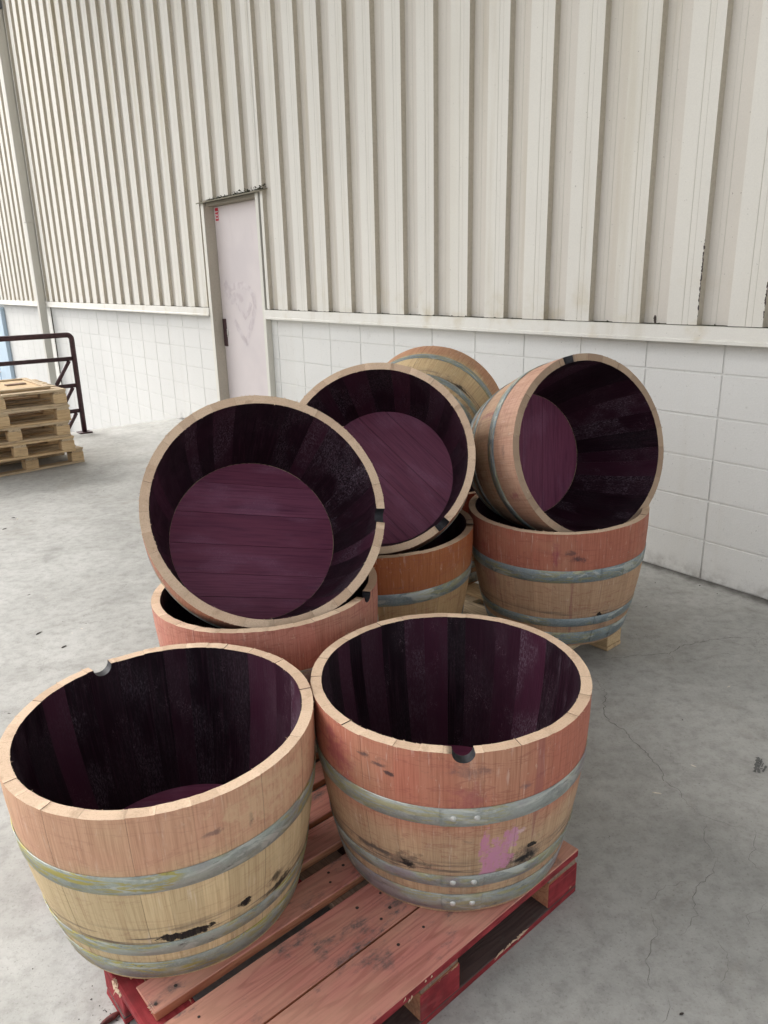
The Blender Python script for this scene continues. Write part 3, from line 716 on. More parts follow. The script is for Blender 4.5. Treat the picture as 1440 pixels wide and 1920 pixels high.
def barrel(base, axis, h, R, r, label, ext, hoopm, notch=None, nst=27, seed=1, zh=.075, headang=0.0, seam=-1.55, rimm='rim', seal=False, spl=170, rivets=True, seamlen=.16, detail=1):
    rd = random.Random(seed)
    Mx = rotz_to(Vector(axis)); T = Matrix.Translation(Vector(base)) @ Mx.to_4x4()
    root = empty('half_barrel', label, 'barrel', 'half wine barrels', T)
    prof = lambda z: R - (R - r) * (1 - min(max(z / h, 0), 1)) ** 2
    thick = lambda z: .0255 + .0095 * (1 - z / h)
    # stave boundaries
    a0 = (notch[0] if notch else rd.uniform(-PI, PI))
    wN = .125 if notch else .10
    ws = [rd.uniform(.62, 1.25) for _ in range(nst)]; tot = sum(ws); rest = 2 * PI - 2 * wN
    bounds = [(a0 - wN, a0 + wN, True)]
    a = a0 + wN
    for w in ws:
        b = a + w / tot * rest; bounds.append((a, b, False)); a = b
    nz = 8
    zs = [h * (i / (nz - 1)) for i in range(nz)]
    for (b0, b1, isn) in bounds:
        while b0 > PI: b0 -= 2 * PI; b1 -= 2 * PI
        while b0 < -PI: b0 += 2 * PI; b1 += 2 * PI
        g = .0002; ins = .0008
        w = b1 - b0
        cols = [(b0 + g, ins), (b0 + g + .006, 0)]
        if isn and notch:
            rn = notch[1]; cen = (b0 + b1) / 2
            for j in range(11):
                th = PI * j / 10; cols.append((cen - math.cos(th) * rn / R, 0))
        else:
            for t in (.25, .5, .75): cols.append((b0 + w * t, 0))
        cols += [(b1 - g - .006, 0), (b1 - g, ins)]
        dr = rd.uniform(-.0004, .0004); dz = rd.uniform(-.0009, .0009); dti = rd.uniform(-.00025, .00025)
        def topz(an):
            z = h + dz + rd.uniform(-.0006, .0006)
            if isn and notch:
                s = (an - (b0 + b1) / 2) * R
                if abs(s) < notch[1] - 1e-6: z = h - math.sqrt(notch[1] ** 2 - s * s) * notch[2]
            return z
        tz = [topz(an) for an, _ in cols]
        V, UVs, Fc, fm, sm = [], [], [], [], []
        nc = len(cols)
        def vert(rad, an, z, uvo=0):
            V.append((rad * math.cos(an), rad * math.sin(an), z)); UVs.append((an * .33, z)); return len(V) - 1
        def prow(fr, rad_in):
            row = []
            for (an, ii), t in zip(cols, tz):
                z = t * fr if fr < 1 else t
                rad = (prof(z) + dr - ii) if not rad_in else (prof(z) - thick(min(z, h)) + dti + ii * .15)
                row.append((rad, an, z))
            return row
        O = [[vert(*p) for p in prow(i / (nz - 1), False)] for i in range(nz)]
        I = [[vert(*p) for p in prow(i / (nz - 1), True)] for i in range(nz)]
        for i in range(nz - 1):
            for j in range(nc - 1):
                Fc.append((O[i][j], O[i][j + 1], O[i + 1][j + 1], O[i + 1][j])); fm.append(0); sm.append(True)
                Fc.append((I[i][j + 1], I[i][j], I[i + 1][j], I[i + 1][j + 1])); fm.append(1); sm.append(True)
        # cut rim: slightly softened outer edge
        to = [vert(V[O[-1][j]][0] and math.hypot(V[O[-1][j]][0], V[O[-1][j]][1]), cols[j][0], tz[j]) for j in range(nc)]
        ti = [vert(math.hypot(V[I[-1][j]][0], V[I[-1][j]][1]), cols[j][0], tz[j]) for j in range(nc)]
        for j in range(nc - 1):
            innotch = isn and notch and 2 <= j < nc - 3
            Fc.append((to[j], to[j + 1], ti[j + 1], ti[j])); fm.append(3 if innotch else 2); sm.append(False)
        bo = [vert(math.hypot(V[O[0][j]][0], V[O[0][j]][1]), cols[j][0], 0) for j in range(nc)]
        bi = [vert(math.hypot(V[I[0][j]][0], V[I[0][j]][1]), cols[j][0], 0) for j in range(nc)]
        for j in range(nc - 1):
            Fc.append((bo[j + 1], bo[j], bi[j], bi[j + 1])); fm.append(2); sm.append(False)
        for j, flip in ((0, False), (nc - 1, True)):
            so_ = [vert(math.hypot(V[O[i][j]][0], V[O[i][j]][1]), cols[j][0], V[O[i][j]][2]) for i in range(nz)]
            si_ = [vert(math.hypot(V[I[i][j]][0], V[I[i][j]][1]), cols[j][0], V[I[i][j]][2]) for i in range(nz)]
            for q in range(nz - 1):
                f = (so_[q], so_[q + 1], si_[q + 1], si_[q]); Fc.append(f if not flip else f[::-1]); fm.append(1); sm.append(False)
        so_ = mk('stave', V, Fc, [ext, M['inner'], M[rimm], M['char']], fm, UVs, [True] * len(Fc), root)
        nO = nz * nc; NN = []
        for i, v in enumerate(V):
            rr_ = math.hypot(v[0], v[1]) + 1e-9; cx_, cy_ = v[0] / rr_, v[1] / rr_
            sl_ = 2 * (R - r) * (1 - min(max(v[2] / h, 0), 1)) / h
            j = i % nc if i < 2 * nO else 0
            tw = (-1 if j == 0 else (1 if j == nc - 1 else 0)) * .35
            if i < nO: NN.append(Vector((cx_ - cy_ * tw, cy_ + cx_ * tw, -sl_)).normalized())
            elif i < 2 * nO: NN.append(Vector((-cx_, -cy_, sl_)).normalized())
            else: NN.append(None)
        fl_ = [None] * len(V)
        for f in so_.data.polygons:
            for vi in f.vertices:
                if NN[vi] is None: fl_[vi] = f.normal.copy()
        so_.data.normals_split_custom_set_from_vertices([tuple(n_ if n_ is not None else (fl_[i] or Vector((0, 0, 1)))) for i, n_ in enumerate(NN)])
    # head: boards inside the staves
    Rh = prof(zh) - thick(zh) + .002; th = .022
    nb = 6; cuts = [-Rh]
    wsb = [rd.uniform(.75, 1.25) for _ in range(nb)]; tb = sum(wsb)
    for wv in wsb: cuts.append(cuts[-1] + wv / tb * 2 * Rh)
    cuts[-1] = Rh
    ca, sa = math.cos(headang), math.sin(headang)
    for i in range(nb):
        y0, y1 = cuts[i] + .0006, cuts[i + 1] - .0006
        y0 = max(y0, -Rh * .9995); y1 = min(y1, Rh * .9995)
        ring = []
        ns = 9
        right = [(math.sqrt(max(0, Rh * Rh - y * y)), y) for y in [y0 + (y1 - y0) * q / (ns - 1) for q in range(ns)]]
        ring = right + [(-x, y) for x, y in reversed(right)]
        rdz = rd.uniform(-.0006, .0006)
        n = len(ring)
        V = []; UVs = []
        for zz in (zh + rdz, zh - th):
            for x, y in ring:
                V.append((x * ca - y * sa, x * sa + y * ca, zz)); UVs.append((x, y))
        Fc = [tuple(range(n)), tuple(range(2 * n - 1, n - 1, -1))] + [(q, q + n, (q + 1) % n + n, (q + 1) % n) for q in range(n)]
        mk('head_board', V, Fc, [M['head'], M['raw_edge']], [0, 1] + [0] * n, UVs, None, root)
    if seal:
        pts = [((Rh - .0005) * math.cos(t), (Rh - .0005) * math.sin(t), zh + .0008) for t in [2 * PI * q / 72 for q in range(73)]]
        tube('head_seal', pts, .0019, M['seal'], root, 5, False)
    # hoops
    sc = h / .45
    rivm = M['steel']
    for (za, zb_, nm) in ((.270 * sc, .316 * sc, 'hoop'), (.089 * sc, .124 * sc, 'hoop'), (.009 * sc, .063 * sc, 'hoop')):
        V, UVs, Fc, sm = [], [], [], []
        def band(a_s, a_e, lift, seg, closed):
            n0 = len(V); cnt = seg if closed else seg + 1
            tilt = .0
            for q in range(cnt):
                an = a_s + (a_e - a_s) * q / seg
                for (zz, out) in ((za, 0), (za + .001, 1), ((za + zb_) / 2, 1), (zb_ - .001, 1), (zb_, 0)):
                    rad = prof(zz) + .0008 + lift + (.0016 if out else 0)
                    V.append((rad * math.cos(an), rad * math.sin(an), zz)); UVs.append((an * .33, zz))
            for q in range(seg):
                q2 = (q + 1) % cnt
                for c_ in range(4):
                    Fc.append((n0 + q * 5 + c_, n0 + q2 * 5 + c_, n0 + q2 * 5 + c_ + 1, n0 + q * 5 + c_ + 1)); sm.append(c_ in (1, 2))
            if not closed:
                for q in (0, seg): Fc.append(tuple(n0 + q * 5 + c_ for c_ in (range(5) if q else range(4, -1, -1)))); sm.append(False)
        band(-PI, PI, 0, 108, True)
        band(seam - seamlen, seam + seamlen * .92, .0016, 8, False)
        hp = mk(nm, V, Fc, [hoopm], None, UVs, sm, root)
        if rivets:
            zc = (za + zb_) / 2
            for da in (-.075, .075):
                an = seam + da; rad = prof(zc) + .0036
                Vr, Fr = [], []
                nrm = Vector((math.cos(an), math.sin(an), 0)); tg = Vector((-nrm.y, nrm.x, 0)); up = Vector((0, 0, 1))
                c0 = nrm * rad + up * zc
                for (rr_, hh) in ((.0072, 0), (.0064, .0022), (.0036, .0038)):
                    for q in range(8):
                        t = 2 * PI * q / 8; Vr.append(c0 + nrm * hh + (tg * math.cos(t) + up * math.sin(t)) * rr_)
                Vr.append(c0 + nrm * .0044)
                for l_ in range(2):
                    for q in range(8): Fr.append((l_ * 8 + q, l_ * 8 + (q + 1) % 8, l_ * 8 + 8 + (q + 1) % 8, l_ * 8 + 8 + q))
                for q in range(8): Fr.append((16 + q, 16 + (q + 1) % 8, 24))
                mk('rivet', Vr, Fr, [rivm], smooth=[True] * len(Fr), parent=hp)
    # torn fibres left by the saw along the rim
    V, Fc = [], []
    for i in range(spl):
        an = rd.uniform(-PI, PI)
        if notch and abs((an - notch[0] + PI) % (2 * PI) - PI) < notch[1] / R * 1.3: continue
        outer = rd.random() < .55
        rad = (prof(h) - .0004) if outer else (prof(h) - .0253)
        ln = rd.choice([.0015, .002, .003, .0045]) * rd.uniform(.6, 1.5); ww = rd.uniform(.0006, .0022)
        d = 1 if outer else -1
        nrm = Vector((math.cos(an), math.sin(an), 0)); tg = Vector((-nrm.y, nrm.x, 0)); up = Vector((0, 0, 1))
        c0 = nrm * rad + up * (h - .0005)
        tip = c0 + nrm * d * ln * rd.uniform(.4, 1) + up * ln * rd.uniform(-.2, .9) + tg * rd.uniform(-1, 1) * ln
        n = len(V)
        V += [c0 + tg * ww, c0 - tg * ww, c0 - up * .0016 - nrm * d * .001, tip]
        Fc += [(n, n + 1, n + 3), (n + 1, n + 2, n + 3), (n + 2, n, n + 3)]
    mk('rim_splinters', V, Fc, [M[rimm]], parent=root, kind='stuff')
    return root, Mx

TAN = (0.56, 0.40, 0.245)
BLK = (0.010, 0.009, 0.010)
def local_angle(axis, vec):
    Mx = rotz_to(Vector(axis)); v = Mx.inverted() @ Vector(vec); return math.atan2(v.y, v.x)

e1 = stave_outer('oak_front_left', (0.62, 0.485, 0.285), (0.58, 0.315, 0.21), .300, .92, 0, .06,
    spots=[(-1.285, .136, .052, .011, 1, BLK), (-.877, .155, .018, .010, 1, BLK), (-.55, .135, .05, .016, .9, BLK), (-.60, .165, .03, .02, .8, BLK), (-.81, .362, .006, .026, .7, (0.05, .04, .045)), (-1.05, .372, .022, .010, .6, (0.10, .07, .08)), (-.60, .39, .17, .07, .7, (0.60, 0.42, 0.26))], dark=.10, seedoff=1.3)
e2 = stave_outer('oak_front_right', (0.50, 0.355, 0.22), (0.47, 0.160, 0.108), .255, .95, .10, .35,
    spots=[(-1.957, .150, .055, .030, .55, (0.05, .045, .045)), (-1.08, .150, .055, .038, .62, (0.05, .045, .045)), (-2.27, .150, .075, .012, .75, (0.06, .05, .05)), (-2.12, .392, .026, .008, .8, (.07, .05, .055)), (-2.22, .405, .018, .007, .8, (.07, .05, .055)), (-1.957, .142, .026, .017, .97, BLK), (-1.084, .140, .030, .020, .95, BLK), (-1.04, .172, .016, .008, 1, BLK), (-1.42, .205, .011, .040, 1, (0.50, 0.21, 0.31)), (-1.38, .150, .022, .032, 1, (0.52, 0.225, 0.33)), (-1.27, .200, .012, .042, 1, (0.50, 0.22, 0.32)), (-1.225, .215, .014, .030, 1, (0.52, 0.25, 0.35)), (-1.25, .150, .018, .024, 1, (0.50, 0.22, 0.32)), (-1.40, .124, .020, .014, 1, (0.51, 0.23, 0.33)), (-1.31, .160, .018, .028, 1, (0.52, 0.235, 0.34)), (-1.345, .185, .018, .030, 1, (0.51, 0.23, 0.33)), (-1.17, .228, .018, .010, .8, (0.62, 0.42, 0.42)), (-1.536, .34, .05, .04, .55, (0.30, .075, .09)), (-1.55, .405, .05, .020, .6, (0.16, .09, .09)), (-1.166, .345, .014, .012, .7, (0.16, .12, .13)), (-2.04, .378, .016, .006, .9, (.05, .035, .04)), (-2.50, .37, .06, .06, .6, (0.28, .05, .08))], dark=.42, soft=.07, seedoff=4.7)
e3 = stave_outer('oak_tipped_left', (0.50, 0.35, 0.22), (0.42, 0.17, 0.11), .30, .9, .2, .3, seedoff=2.2)
e4 = stave_outer('oak_tipped_middle', (0.52, 0.36, 0.22), (0.44, 0.19, 0.12), .30, .9, .2, .3, seedoff=6.2)
e5 = stave_outer('oak_tipped_right', (0.50, 0.35, 0.225), (0.52, 0.30, 0.22), .28, .8, .15, .35,
    spots=[(-2.79, .385, .03, .012, .6, (.15, .09, .08)), (-2.3, .39, .02, .05, .6, (0.26, .06, .09)), (3.02, .22, .02, .08, .5, (.25, .07, .11))], seedoff=9.1)
e6 = stave_outer('oak_right', (0.50, 0.345, 0.215), (0.42, 0.125, 0.085), .315, .95, .12, .42,
    spots=[(-1.569, .38, .04, .016, .8, (.08, .05, .055)), (-1.653, .405, .03, .012, .7, (.1, .06, .06)), (-1.242, .135, .012, .012, 1, BLK), (-1.8, .39, .02, .06, .5, (.25, .05, .09))], soft=.02, seedoff=12.5)
e7 = stave_outer('oak_orange', (0.46, 0.31, 0.16), (0.37, 0.115, 0.042), .31, 1.0, .02, .22, soft=.015, seedoff=15.1)
e8 = stave_outer('oak_pink', (0.50, 0.34, 0.23), (0.50, 0.205, 0.155), .28, .95, .4, .32, seedoff=17.9)
e9 = stave_outer('oak_back', (0.56, 0.42, 0.235), (0.46, 0.22, 0.125), .325, .85, 0, .1,
    spots=[(-1.2, .14, .06, .02, .9, BLK)], soft=.03, dark=.5, seedoff=20.4)
e10 = stave_outer('oak_dark_red', (0.40, 0.26, 0.15), (0.30, 0.07, 0.04), .30, 1.0, .1, .3, seedoff=23.0)

h_a = hoop_mat('hoop_olive_stained', (0.335, 0.37, 0.325), .9, .35, 1)
h_b = hoop_mat('hoop_galvanised', (0.355, 0.375, 0.35), .45, .55, 5)
h_c = hoop_mat('hoop_blue_grey', (0.23, 0.285, 0.305), .45, .10, 9)

ZB = .1302
def unit(*v): return Vector(v).normalized()
A1, A2 = (-.0118, -.0135, 1), (-.0034, .0069, 1)
A3, A4, A5 = unit(.2747, -.7903, .5477), unit(-.0867, -.8885, .4505), unit(.4063, -.8775, .2547)
A6, A7, A8 = unit(-.030, -.025, 1), unit(-.0176, -.0228, 1), unit(-.034, .004, 1)
barrel((-.4908, 1.4583, ZB), A1, .4469, .3301, .2676, 'front left half barrel with pale tan staves and olive-streaked hoops on the red pallet', e1, h_a, notch=(2.329, .025, .95), seed=11, seam=1.4, nst=28, zh=.07)
barrel((.1485, 1.6102, ZB), A2, .4471, .3313, .2729, 'front right half barrel with mauve paint patch and shiny hoop rivets on red pallet', e2, h_b, notch=(-1.573, .0235, .98), seed=5, seam=-1.56, zh=.07, nst=27)
b3 = Vector((-.333, 2.067, .863)) - A3 * .45
barrel(b3, A3, .45, .349, .272, 'half barrel tipped towards the camera on the left stack, showing its purple round bottom', e3, h_b, notch=(.132, .022, 1.0), seed=21, zh=.092, headang=local_angle(A3, (1, 0, 0)), seam=1.2, seal=True, nst=29, spl=320)
b4 = Vector((-.022, 2.633, .872)) - A4 * .45
barrel(b4, A4, .45, .351, .272, 'half barrel tipped forward in the middle of the row, bottom boards running diagonally', e4, h_b, notch=(-.90, .025, 1.0), seed=32, zh=.104, headang=local_angle(A4, RV - UV_), seam=1.2, nst=29, spl=260)
b5 = Vector((.764, 2.693, .872)) - A5 * .45
barrel(b5, A5, .45, .3419, .272, 'half barrel lying nearly on its side on the right stack, dark opening facing right', e5, h_c, notch=(2.192, .022, 1.0), seed=43, zh=.045, headang=local_angle(A5, UV_), seam=.6, seal=True, rimm='rim_grey', nst=28)
barrel((.692, 2.84, ZB + .012), A6, .478, .3432, .270, 'upright half barrel with brick red upper band and blue-grey hoops under the sideways one', e6, h_c, seed=54, seam=-1.15, rivets=False, rimm='rim')
barrel((-.0047, 2.7225, ZB), A7, .4625, .3472, .272, 'upright orange-brown half barrel standing under the middle tipped one', e7, h_c, notch=(-.119, .004, 3.0), seed=65, seam=2.0, rimm='rim_grey')
barrel((-.3522, 2.1523, ZB + .006), A8, .4555, .3419, .272, 'upright pinkish red half barrel under the left tipped one, rim notched at its right', e8, h_b, notch=(-.40, .022, 1.0), seed=76, seam=2.0)
A9 = unit(math.sin(1.425) * math.cos(1.26), math.sin(1.425) * math.sin(1.26), math.cos(1.425))
b9 = Vector((.256, 3.625, .831)) - A9 * .45
barrel(b9, A9, .45, .345, .272, 'rearmost half barrel lying with closed end to the camera against the block wall', e9, h_c, seed=87, seam=2.0, rivets=False)
barrel((.235, 3.43, ZB), (0, 0, 1), .455, .343, .272, 'dark red upright half barrel at the back, almost hidden between the two middle stacks', e10, h_c, seed=98, seam=2.0, rivets=False, spl=40)

# ------------------------------------------------------------------ pallets
def fm_red_top(n, c):
    if n.z > .5: return 0
    return 1
def pallet_red():
    a = math.radians(41.2)
    T = Matrix(((math.cos(a), -math.sin(a), 0, 0), (math.sin(a), math.cos(a), 0, 0), (0, 0, 1, 0), (0, 0, 0, 1)))
    root = empty('wooden_pallet', 'red stained wooden pallet under the three front barrels', 'pallet', 'wooden pallets', T)
    rd = random.Random(9)
    root.location = T @ Vector((.87, 1.44, 0))
    base = Vector((.87, 1.44, 0))
    def put(name, u0, u1, v0, v1, z0, z1, mats, fm, key, alongv=False, seed=None, bev=.002):
        l, w = (u1 - u0, v1 - v0) if not alongv else (v1 - v0, u1 - u0)
        me = box_mesh(l, w, z1 - z0, bev, mats, fm, key, seed)
        return add(name, me, root, loc=((u0 + u1) / 2 - base.x, (v0 + v1) / 2 - base.y, (z0 + z1) / 2), rot=(0, 0, PI / 2 if alongv else 0))
    vs = [(.842, .981), (.985, 1.113), (1.144, 1.226), (1.265, 1.353), (1.372, 1.467), (1.492, 1.570), (1.60, 1.69), (1.712, 1.798)]
    for i, (v0, v1) in enumerate(vs):
        # local normal -y is the side facing the camera's right
        if i == 0: fm = lambda n, c: 0 if n.z > .5 else (1 if n.y < -.5 else 2)
        else: fm = lambda n, c: 0 if n.z > .5 else 2
        d = put('deck_board', .383 + rd.uniform(-.002, .004), 1.352 + rd.uniform(-.006, .002), v0, v1, .1085, .130, ('red_top', 'red_paint', 'raw_edge'), fm, 'deck%d' % (i == 0), seed=40 + i)
    for (u0, u1, red) in ((.357, .458, 1), (.81, .925, 0), (1.238, 1.342, 0)):
        fm = (lambda n, c: 0) 
        put('stringer_board', u0, u1, .848, 1.795, .088, .108, ('red_paint',) if red else ('brown_board',), None, 's', True, seed=60 + int(u0 * 10))
    for u0, u1 in ((.362, .478), (.808, .925), (1.236, 1.349)):
        for v0, v1 in ((.845, .945), (1.27, 1.37), (1.695, 1.795)):
            fm = (lambda n, c: 0 if abs(n.y) > .5 or n.x < -.5 else 1) if u0 < .4 else (lambda n, c: 0 if abs(n.y) > .5 else 1)
            put('spacer_block', u0, u1, v0, v1, .0185, .0878, ('red_paint', 'raw_edge'), fm, 'blk%d' % (u0 < .4), bev=.0025)
    for v0, v1 in ((.846, .948), (1.27, 1.37), (1.695, 1.796)):
        fm = lambda n, c: 1 if n.z > .5 else 0
        put('bottom_board', .36, 1.35, v0, v1, .0005, .018, ('red_paint', 'dark_board'), fm, 'bot', seed=81)
    for u0, u1 in ((.465, .80), (.93, 1.23)):
        fm = None
        put('bottom_panel_board', u0, u1, .952, 1.08, .0005, .016, ('dark_board',), None, 'bp')
    # nail heads
    V, Fc = [], []
    for (v0, v1) in vs:
        for uc in (.42, .865, 1.29):
            for du in (-.025, .03):
                for fv in (.28, .72):
                    if rd.random() < .2: continue
                    x = uc + du + rd.uniform(-.012, .012) - base.x; y = v0 + (v1 - v0) * fv + rd.uniform(-.008, .008) - base.y
                    n = len(V); rr_ = rd.uniform(.0028, .0042)
                    for q in range(8): V.append((x + rr_ * math.cos(q * PI / 4), y + rr_ * math.sin(q * PI / 4), .1316))
                    Fc.append(tuple(range(n, n + 8)))
    mk('nail_heads', V, Fc, [M['nail']], parent=root, kind='stuff')
    # torn pale wood on the damaged corners
    V, Fc = [], []
    def shard(p, d, l, w):
        n = len(V); p = Vector(p) - base; d = Vector(d).normalized(); s = d.cross(Vector((0, 0, 1))).normalized()
        V.extend([p - s * w, p + s * w, p + d * l + s * w * .1, p + Vector((0, 0, .004)), p - Vector((0, 0, .002))])
        Fc.extend([(n, n + 2, n + 3), (n + 1, n + 3, n + 2), (n, n + 4, n + 2), (n + 4, n + 1, n + 2), (n, n + 3, n + 1, n + 4)])
    for i in range(26): shard((.3585 + rd.uniform(-.002, .004), 1.275 + rd.uniform(-.018, .018), .100 + rd.uniform(-.006, .007)), (rd.uniform(-.3, .2), rd.uniform(-1, 1), rd.uniform(-.1, .3)), rd.uniform(.008, .02), rd.uniform(.002, .006))
    for i in range(16): shard((.384, 1.150 + rd.uniform(0, .03), .127), (-.5, rd.uniform(-1, 1), .1), rd.uniform(.004, .012), rd.uniform(.001, .003))
    for i in range(5): shard((.83 + rd.uniform(-.07, .01), .843, .112 + rd.uniform(-.003, .014)), (rd.uniform(-1, -.3), -.25, rd.uniform(-.3, .3)), rd.uniform(.004, .010), rd.uniform(.0008, .002))
    for i in range(14): shard((1.10 + rd.uniform(-.06, .05), .846, .016), (rd.uniform(-1, 1), -.1, .05), rd.uniform(.01, .03), rd.uniform(.001, .003))
    mk('torn_splinters', V, Fc, [M['rim']], parent=root, kind='stuff')
    return root
pallet_red()

def pallet_raw(T, label, L=1.2, Wd=1.0, H=.130, mat='raw_pallet', seed=1, nb=7, style=0):
    """origin at the centre of the base; boards along local X"""
    root = empty('wooden_pallet', label, 'pallet', 'wooden pallets', T)
    rd = random.Random(seed)
    t = .018
    def put(name, l, w, hh, x, y, z, alongy=False, m=mat, sd=None):
        me = box_mesh(l, w, hh, .002, (m,), None, None, sd)
        return add(name, me, root, loc=(x, y, z), rot=(0, rd.uniform(-.002, .002), (PI / 2 if alongy else 0) + rd.uniform(-.004, .004)))
    for i in range(nb):
        y = -Wd / 2 + .05 + (Wd - .10) * i / (nb - 1)
        put('deck_board', L, .095, t, 0, y, H - t / 2, m=mat if rd.random() < .6 else 'raw_grey', sd=rd.randint(0, 5))
    for x in (-L / 2 + .055, 0, L / 2 - .055):
        put('stringer_board', Wd - .004, .095, t, x, 0, H - 1.5 * t - .0005, True, 'raw_grey')
        for y in (-Wd / 2 + .052, 0, Wd / 2 - .052):
            put('spacer_block', .105, .098, H - 3 * t - .002, x, y, t + (H - 3 * t) / 2, m='raw_pallet')
    for y in (-Wd / 2 + .052, 0, Wd / 2 - .052):
        put('bottom_board', L, .098, t - .001, 0, y, t / 2)
    return root
a = math.radians(41.2)
def TR(x, y, z, ang): return Matrix.Translation((x, y, z)) @ Matrix.Rotation(ang, 4, 'Z')
Uv = Vector((math.cos(a), math.sin(a), 0)); Vv = Vector((-math.sin(a), math.cos(a), 0))
c2 = Uv * (2.602 - .55) + Vv * (1.492 + .6)
pallet_raw(TR(c2.x, c2.y, 0, a + PI / 2), 'pale pine pallet under the back barrels with one corner block showing', 1.2, 1.1, .129, seed=4)

c3 = Uv * 1.195 + Vv * 2.115
pallet_raw(TR(c3.x, c3.y, 0, a + PI / 2), 'small pine pallet hidden behind the front left barrel, under the pinkish red one', .60, .585, .129, seed=8, nb=5)
# stack at the left by the railing: front face looks along -D3, aligned with the wall
ang = math.atan2(N3.y, N3.x)
labs = ['bottom pallet of the stack by the railing, turned slightly and sticking out', 'pine pallet second from the bottom in the stack by the railing',
        'pine pallet in the middle of the stack by the railing', 'pine pallet second from the top of the stack by the railing', 'topmost pine pallet of the stack, carrying a flat wooden crate lid']
corner = Vector((-2.603, 6.30, 0))
for i, lb in enumerate(labs):
    rot = ang + (math.radians(7) if i == 0 else math.radians((0, 1.2, -.8, .5, 0)[i]))
    fx = Vector((math.cos(rot), math.sin(rot), 0)); fy = Vector((-math.sin(rot), math.cos(rot), 0))
    cc = corner + (Vector((-.0, .155, 0)) if i == 0 else Vector((0, 0, 0))) + (N3 * (.0, 0, -.02, .0, -.01)[i])
    LL = (.88, .86, .86, 1.05, 1.05)[i]
    c = cc - fx * LL / 2 + fy * .48
    pallet_raw(TR(c.x, c.y, i * .1315, rot), lb, LL, .96, .131, 'raw_pallet' if i % 2 else 'raw_grey', 20 + i, 7)
# crate lid on top
rot = ang; fx = N3; fy = D3
c = corner + Vector((-.0, 0, 0)) - fx * .60 + fy * .50
lid = empty('crate_lid', 'flat pale plywood crate lid with low battens lying on top of the pallet stack', 'lid', mat=TR(c.x, c.y, 5 * .1315 + .001, rot))
add('panel', box_mesh(1.0, .78, .010, .001, ('raw_pallet',)), lid, loc=(0, 0, .005))
for y in (-.375, .375): add('batten', box_mesh(1.0, .045, .014, .002, ('raw_grey',)), lid, loc=(0, y, .0175))
for x in (-.475, .475): add('batten', box_mesh(.70, .045, .014, .002, ('raw_grey',)), lid, loc=(x, 0, .0175), rot=(0, 0, PI / 2))
for x, y in ((.12, .16), (-.28, .15), (.32, .02)):
    add('cleat', box_mesh(.16, .07, .012, .002, ('brown_board',)), lid, loc=(x, y, .0165), rot=(0, 0, .1))

# ------------------------------------------------------------------ dock railing
UR = 8.10
def RP(n_, z): return W(UR, WD - n_, z)
rail = empty('dock_railing', 'dark maroon pipe railing with diagonal braces along the dock edge', 'railing', mat=Matrix.Translation(RP(2.26, 0)))
def rtube(name, pts, r=.024, seg=12):
    o0 = RP(2.26, 0)
    return tube(name, [p - o0 for p in pts], r, M['maroon'], rail, seg)
n1 = 2.262
el = [(n1, .0), (n1, .955)] + [(n1 - .045 + .045 * math.cos(t), .955 + .045 * math.sin(t)) for t in [PI / 2 * q / 6 for q in range(1, 7)]] + [(n1 - 3.2, 1.0), (-4.0, 1.0)]
rtube('end_post_and_top_rail', [RP(n_, z) for n_, z in el], .026)
for i, nn in enumerate((n1 - 1.55, n1 - 3.1, n1 - 4.65)):
    rtube('post', [RP(nn, 0), RP(nn, .978)], .024)
for z in (.765, .495, .235):
    rtube('middle_rail', [RP(n1 - .028, z), RP(-4.0, z)], .021)
for z1_, z0_ in ((.745, .515), (.475, .255), (.215, .02)):
    rtube('brace', [RP(n1 - .055, z1_), RP(n1 - .055 - .155 * (z1_ - z0_) / .23, z0_)], .019, 10)
add('base_plate', box_mesh(.13, .13, .012, .002, ('maroon',)), rail, loc=(0, 0, .0065), rot=(0, 0, ang))

# ------------------------------------------------------------------ bits on the floor
def chip(name, label, cat, x, y, l, w, h, rot, mat, seed):
    rd = random.Random(seed); V, Fc = [], []
    n = 10; seg = 6
    for i in range(n + 1):
        t = i / n; ww = w * math.sin(PI * min(.97, max(.03, t))) ** .6 * rd.uniform(.85, 1.1)
        for q in range(seg):
            a_ = 2 * PI * q / seg
            V.append(((t - .5) * l, math.cos(a_) * ww + .25 * w * math.sin(3 * t), h * .5 + math.sin(a_) * h * .5 * (.6 + .4 * math.sin(PI * t)) + .4 * h * abs(t - .5)))
    for i in range(n):
        for q in range(seg): Fc.append((i * seg + q, i * seg + (q + 1) % seg, (i + 1) * seg + (q + 1) % seg, (i + 1) * seg + q))
    Fc.append(tuple(range(seg))[::-1]); Fc.append(tuple(n * seg + q for q in range(seg)))
    mn = min(v[2] for v in V); V = [(a_, b_, c_ - mn) for a_, b_, c_ in V]
    o = mk(name, V, Fc, [mat], smooth=[True] * len(Fc)); o.location = (x, y, .0004); o.rotation_euler = (0, 0, rot)
    o['label'] = label; o['category'] = cat
    return o
M['leaf'] = plain('dark_red_bark', (0.10, 0.018, 0.016), .6, .6, 60)
M['pale'] = plain('pale_chip', (0.70, 0.64, 0.54), .7, .1, 60)
M['darkbit'] = plain('dark_bit', (0.05, 0.04, 0.035), .8, .3, 60)
chip('wood_chip', 'dark red curled wood chip on the floor left of the red pallet', 'wood chip', -.600, 1.204, .048, .009, .010, .75, M['leaf'], 1)
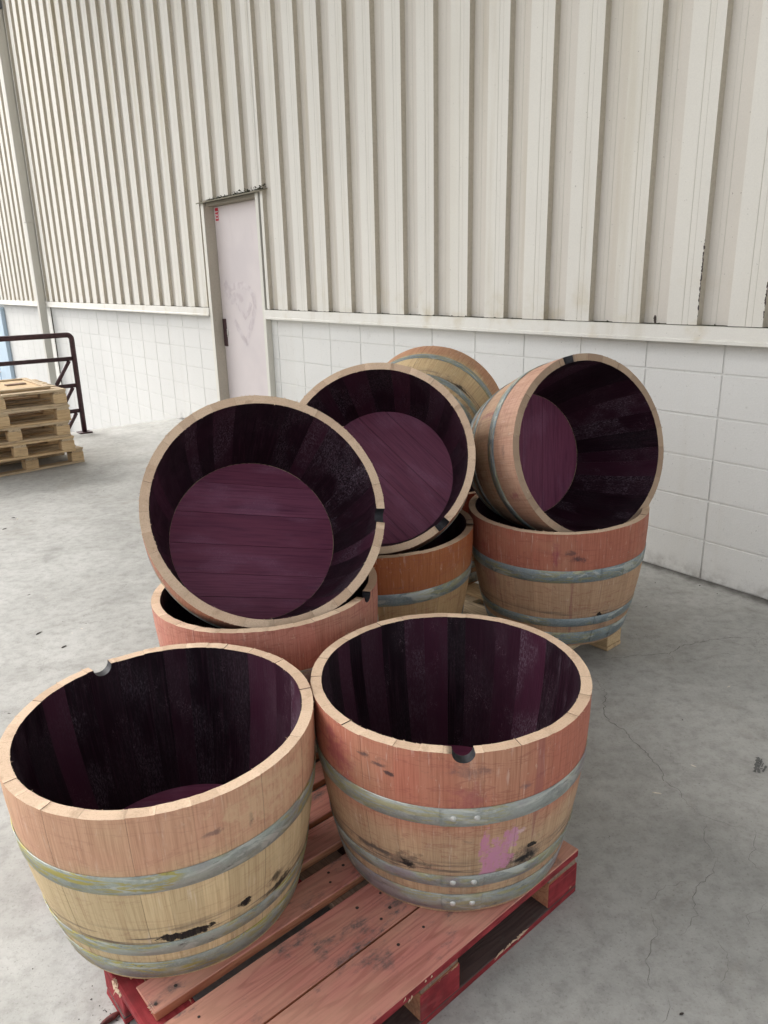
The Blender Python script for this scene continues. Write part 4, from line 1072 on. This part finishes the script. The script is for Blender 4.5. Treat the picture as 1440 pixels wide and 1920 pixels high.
chip('wood_chip', 'small pale wood sliver on the bare floor right of the front barrels', 'wood chip', .789, 1.885, .026, .0035, .004, -.3, M['pale'], 2)
chip('pebble', 'tiny dark pebble on the floor at the bottom right', 'pebble', .595, 1.187, .010, .003, .004, .3, M['darkbit'], 3)
V, Fc = [], []
rr = random.Random(77)
def bit(x, y, s, el_=1.0):
    n = len(V); k = 6; a0_ = rr.uniform(0, PI)
    for lv, q0 in ((.0, 1.0), (s * .5, .6)):
        for j in range(k):
            an = 2 * PI * j / k; q = s * rr.uniform(.6, 1.2) * q0
            px, py = q * el_ * math.cos(an), q * math.sin(an)
            V.append((x + px * math.cos(a0_) - py * math.sin(a0_), y + px * math.sin(a0_) + py * math.cos(a0_), .0004 + lv))
    for j in range(k): Fc.append((n + j, n + (j + 1) % k, n + k + (j + 1) % k, n + k + j))
    Fc.append(tuple(n + k + j for j in range(k)))
for i in range(330):
    if i < 45: x, y = -.60 + rr.gauss(0, .03), 1.24 + rr.gauss(0, .03); s = rr.uniform(.0005, .0018)
    elif i < 110: uu, yy = rr.uniform(.8, 6), abs(rr.gauss(0, .05)) + .01; p_ = W(uu, yy, 0); x, y = p_.x, p_.y; s = rr.uniform(.001, .004)
    else: x, y = rr.uniform(-3, 2.2), rr.uniform(1.0, 6.5); s = rr.uniform(.0008, .003)
    bit(x, y, s, rr.choice([1, 1, 1.5, 4]))
for (x, y) in [(-2.478, 4.832), (-2.429, 4.593), (-1.385, 2.928), (-1.553, 3.064), (1.197, 3.385)]: bit(x, y, .006, 3)
o = mk('floor_grit', V, Fc, [M['darkbit']]); o['kind'] = 'stuff'; o['label'] = 'scattered grit and wood crumbs on the concrete'; o['category'] = 'debris'
V, Fc = [], []
for (x, y) in [(-1.966, 4.095), (-2.395, 4.97), (-1.402, 3.061), (0.949, 2.013)] + [(rr.uniform(-2.5, 1.5), rr.uniform(1.2, 5)) for _ in range(25)]: bit(x, y, rr.uniform(.0012, .004), 4)
o = mk('pale_crumbs', V, Fc, [M['pale']]); o['kind'] = 'stuff'; o['label'] = 'tiny pale wood slivers scattered on the concrete'; o['category'] = 'debris'
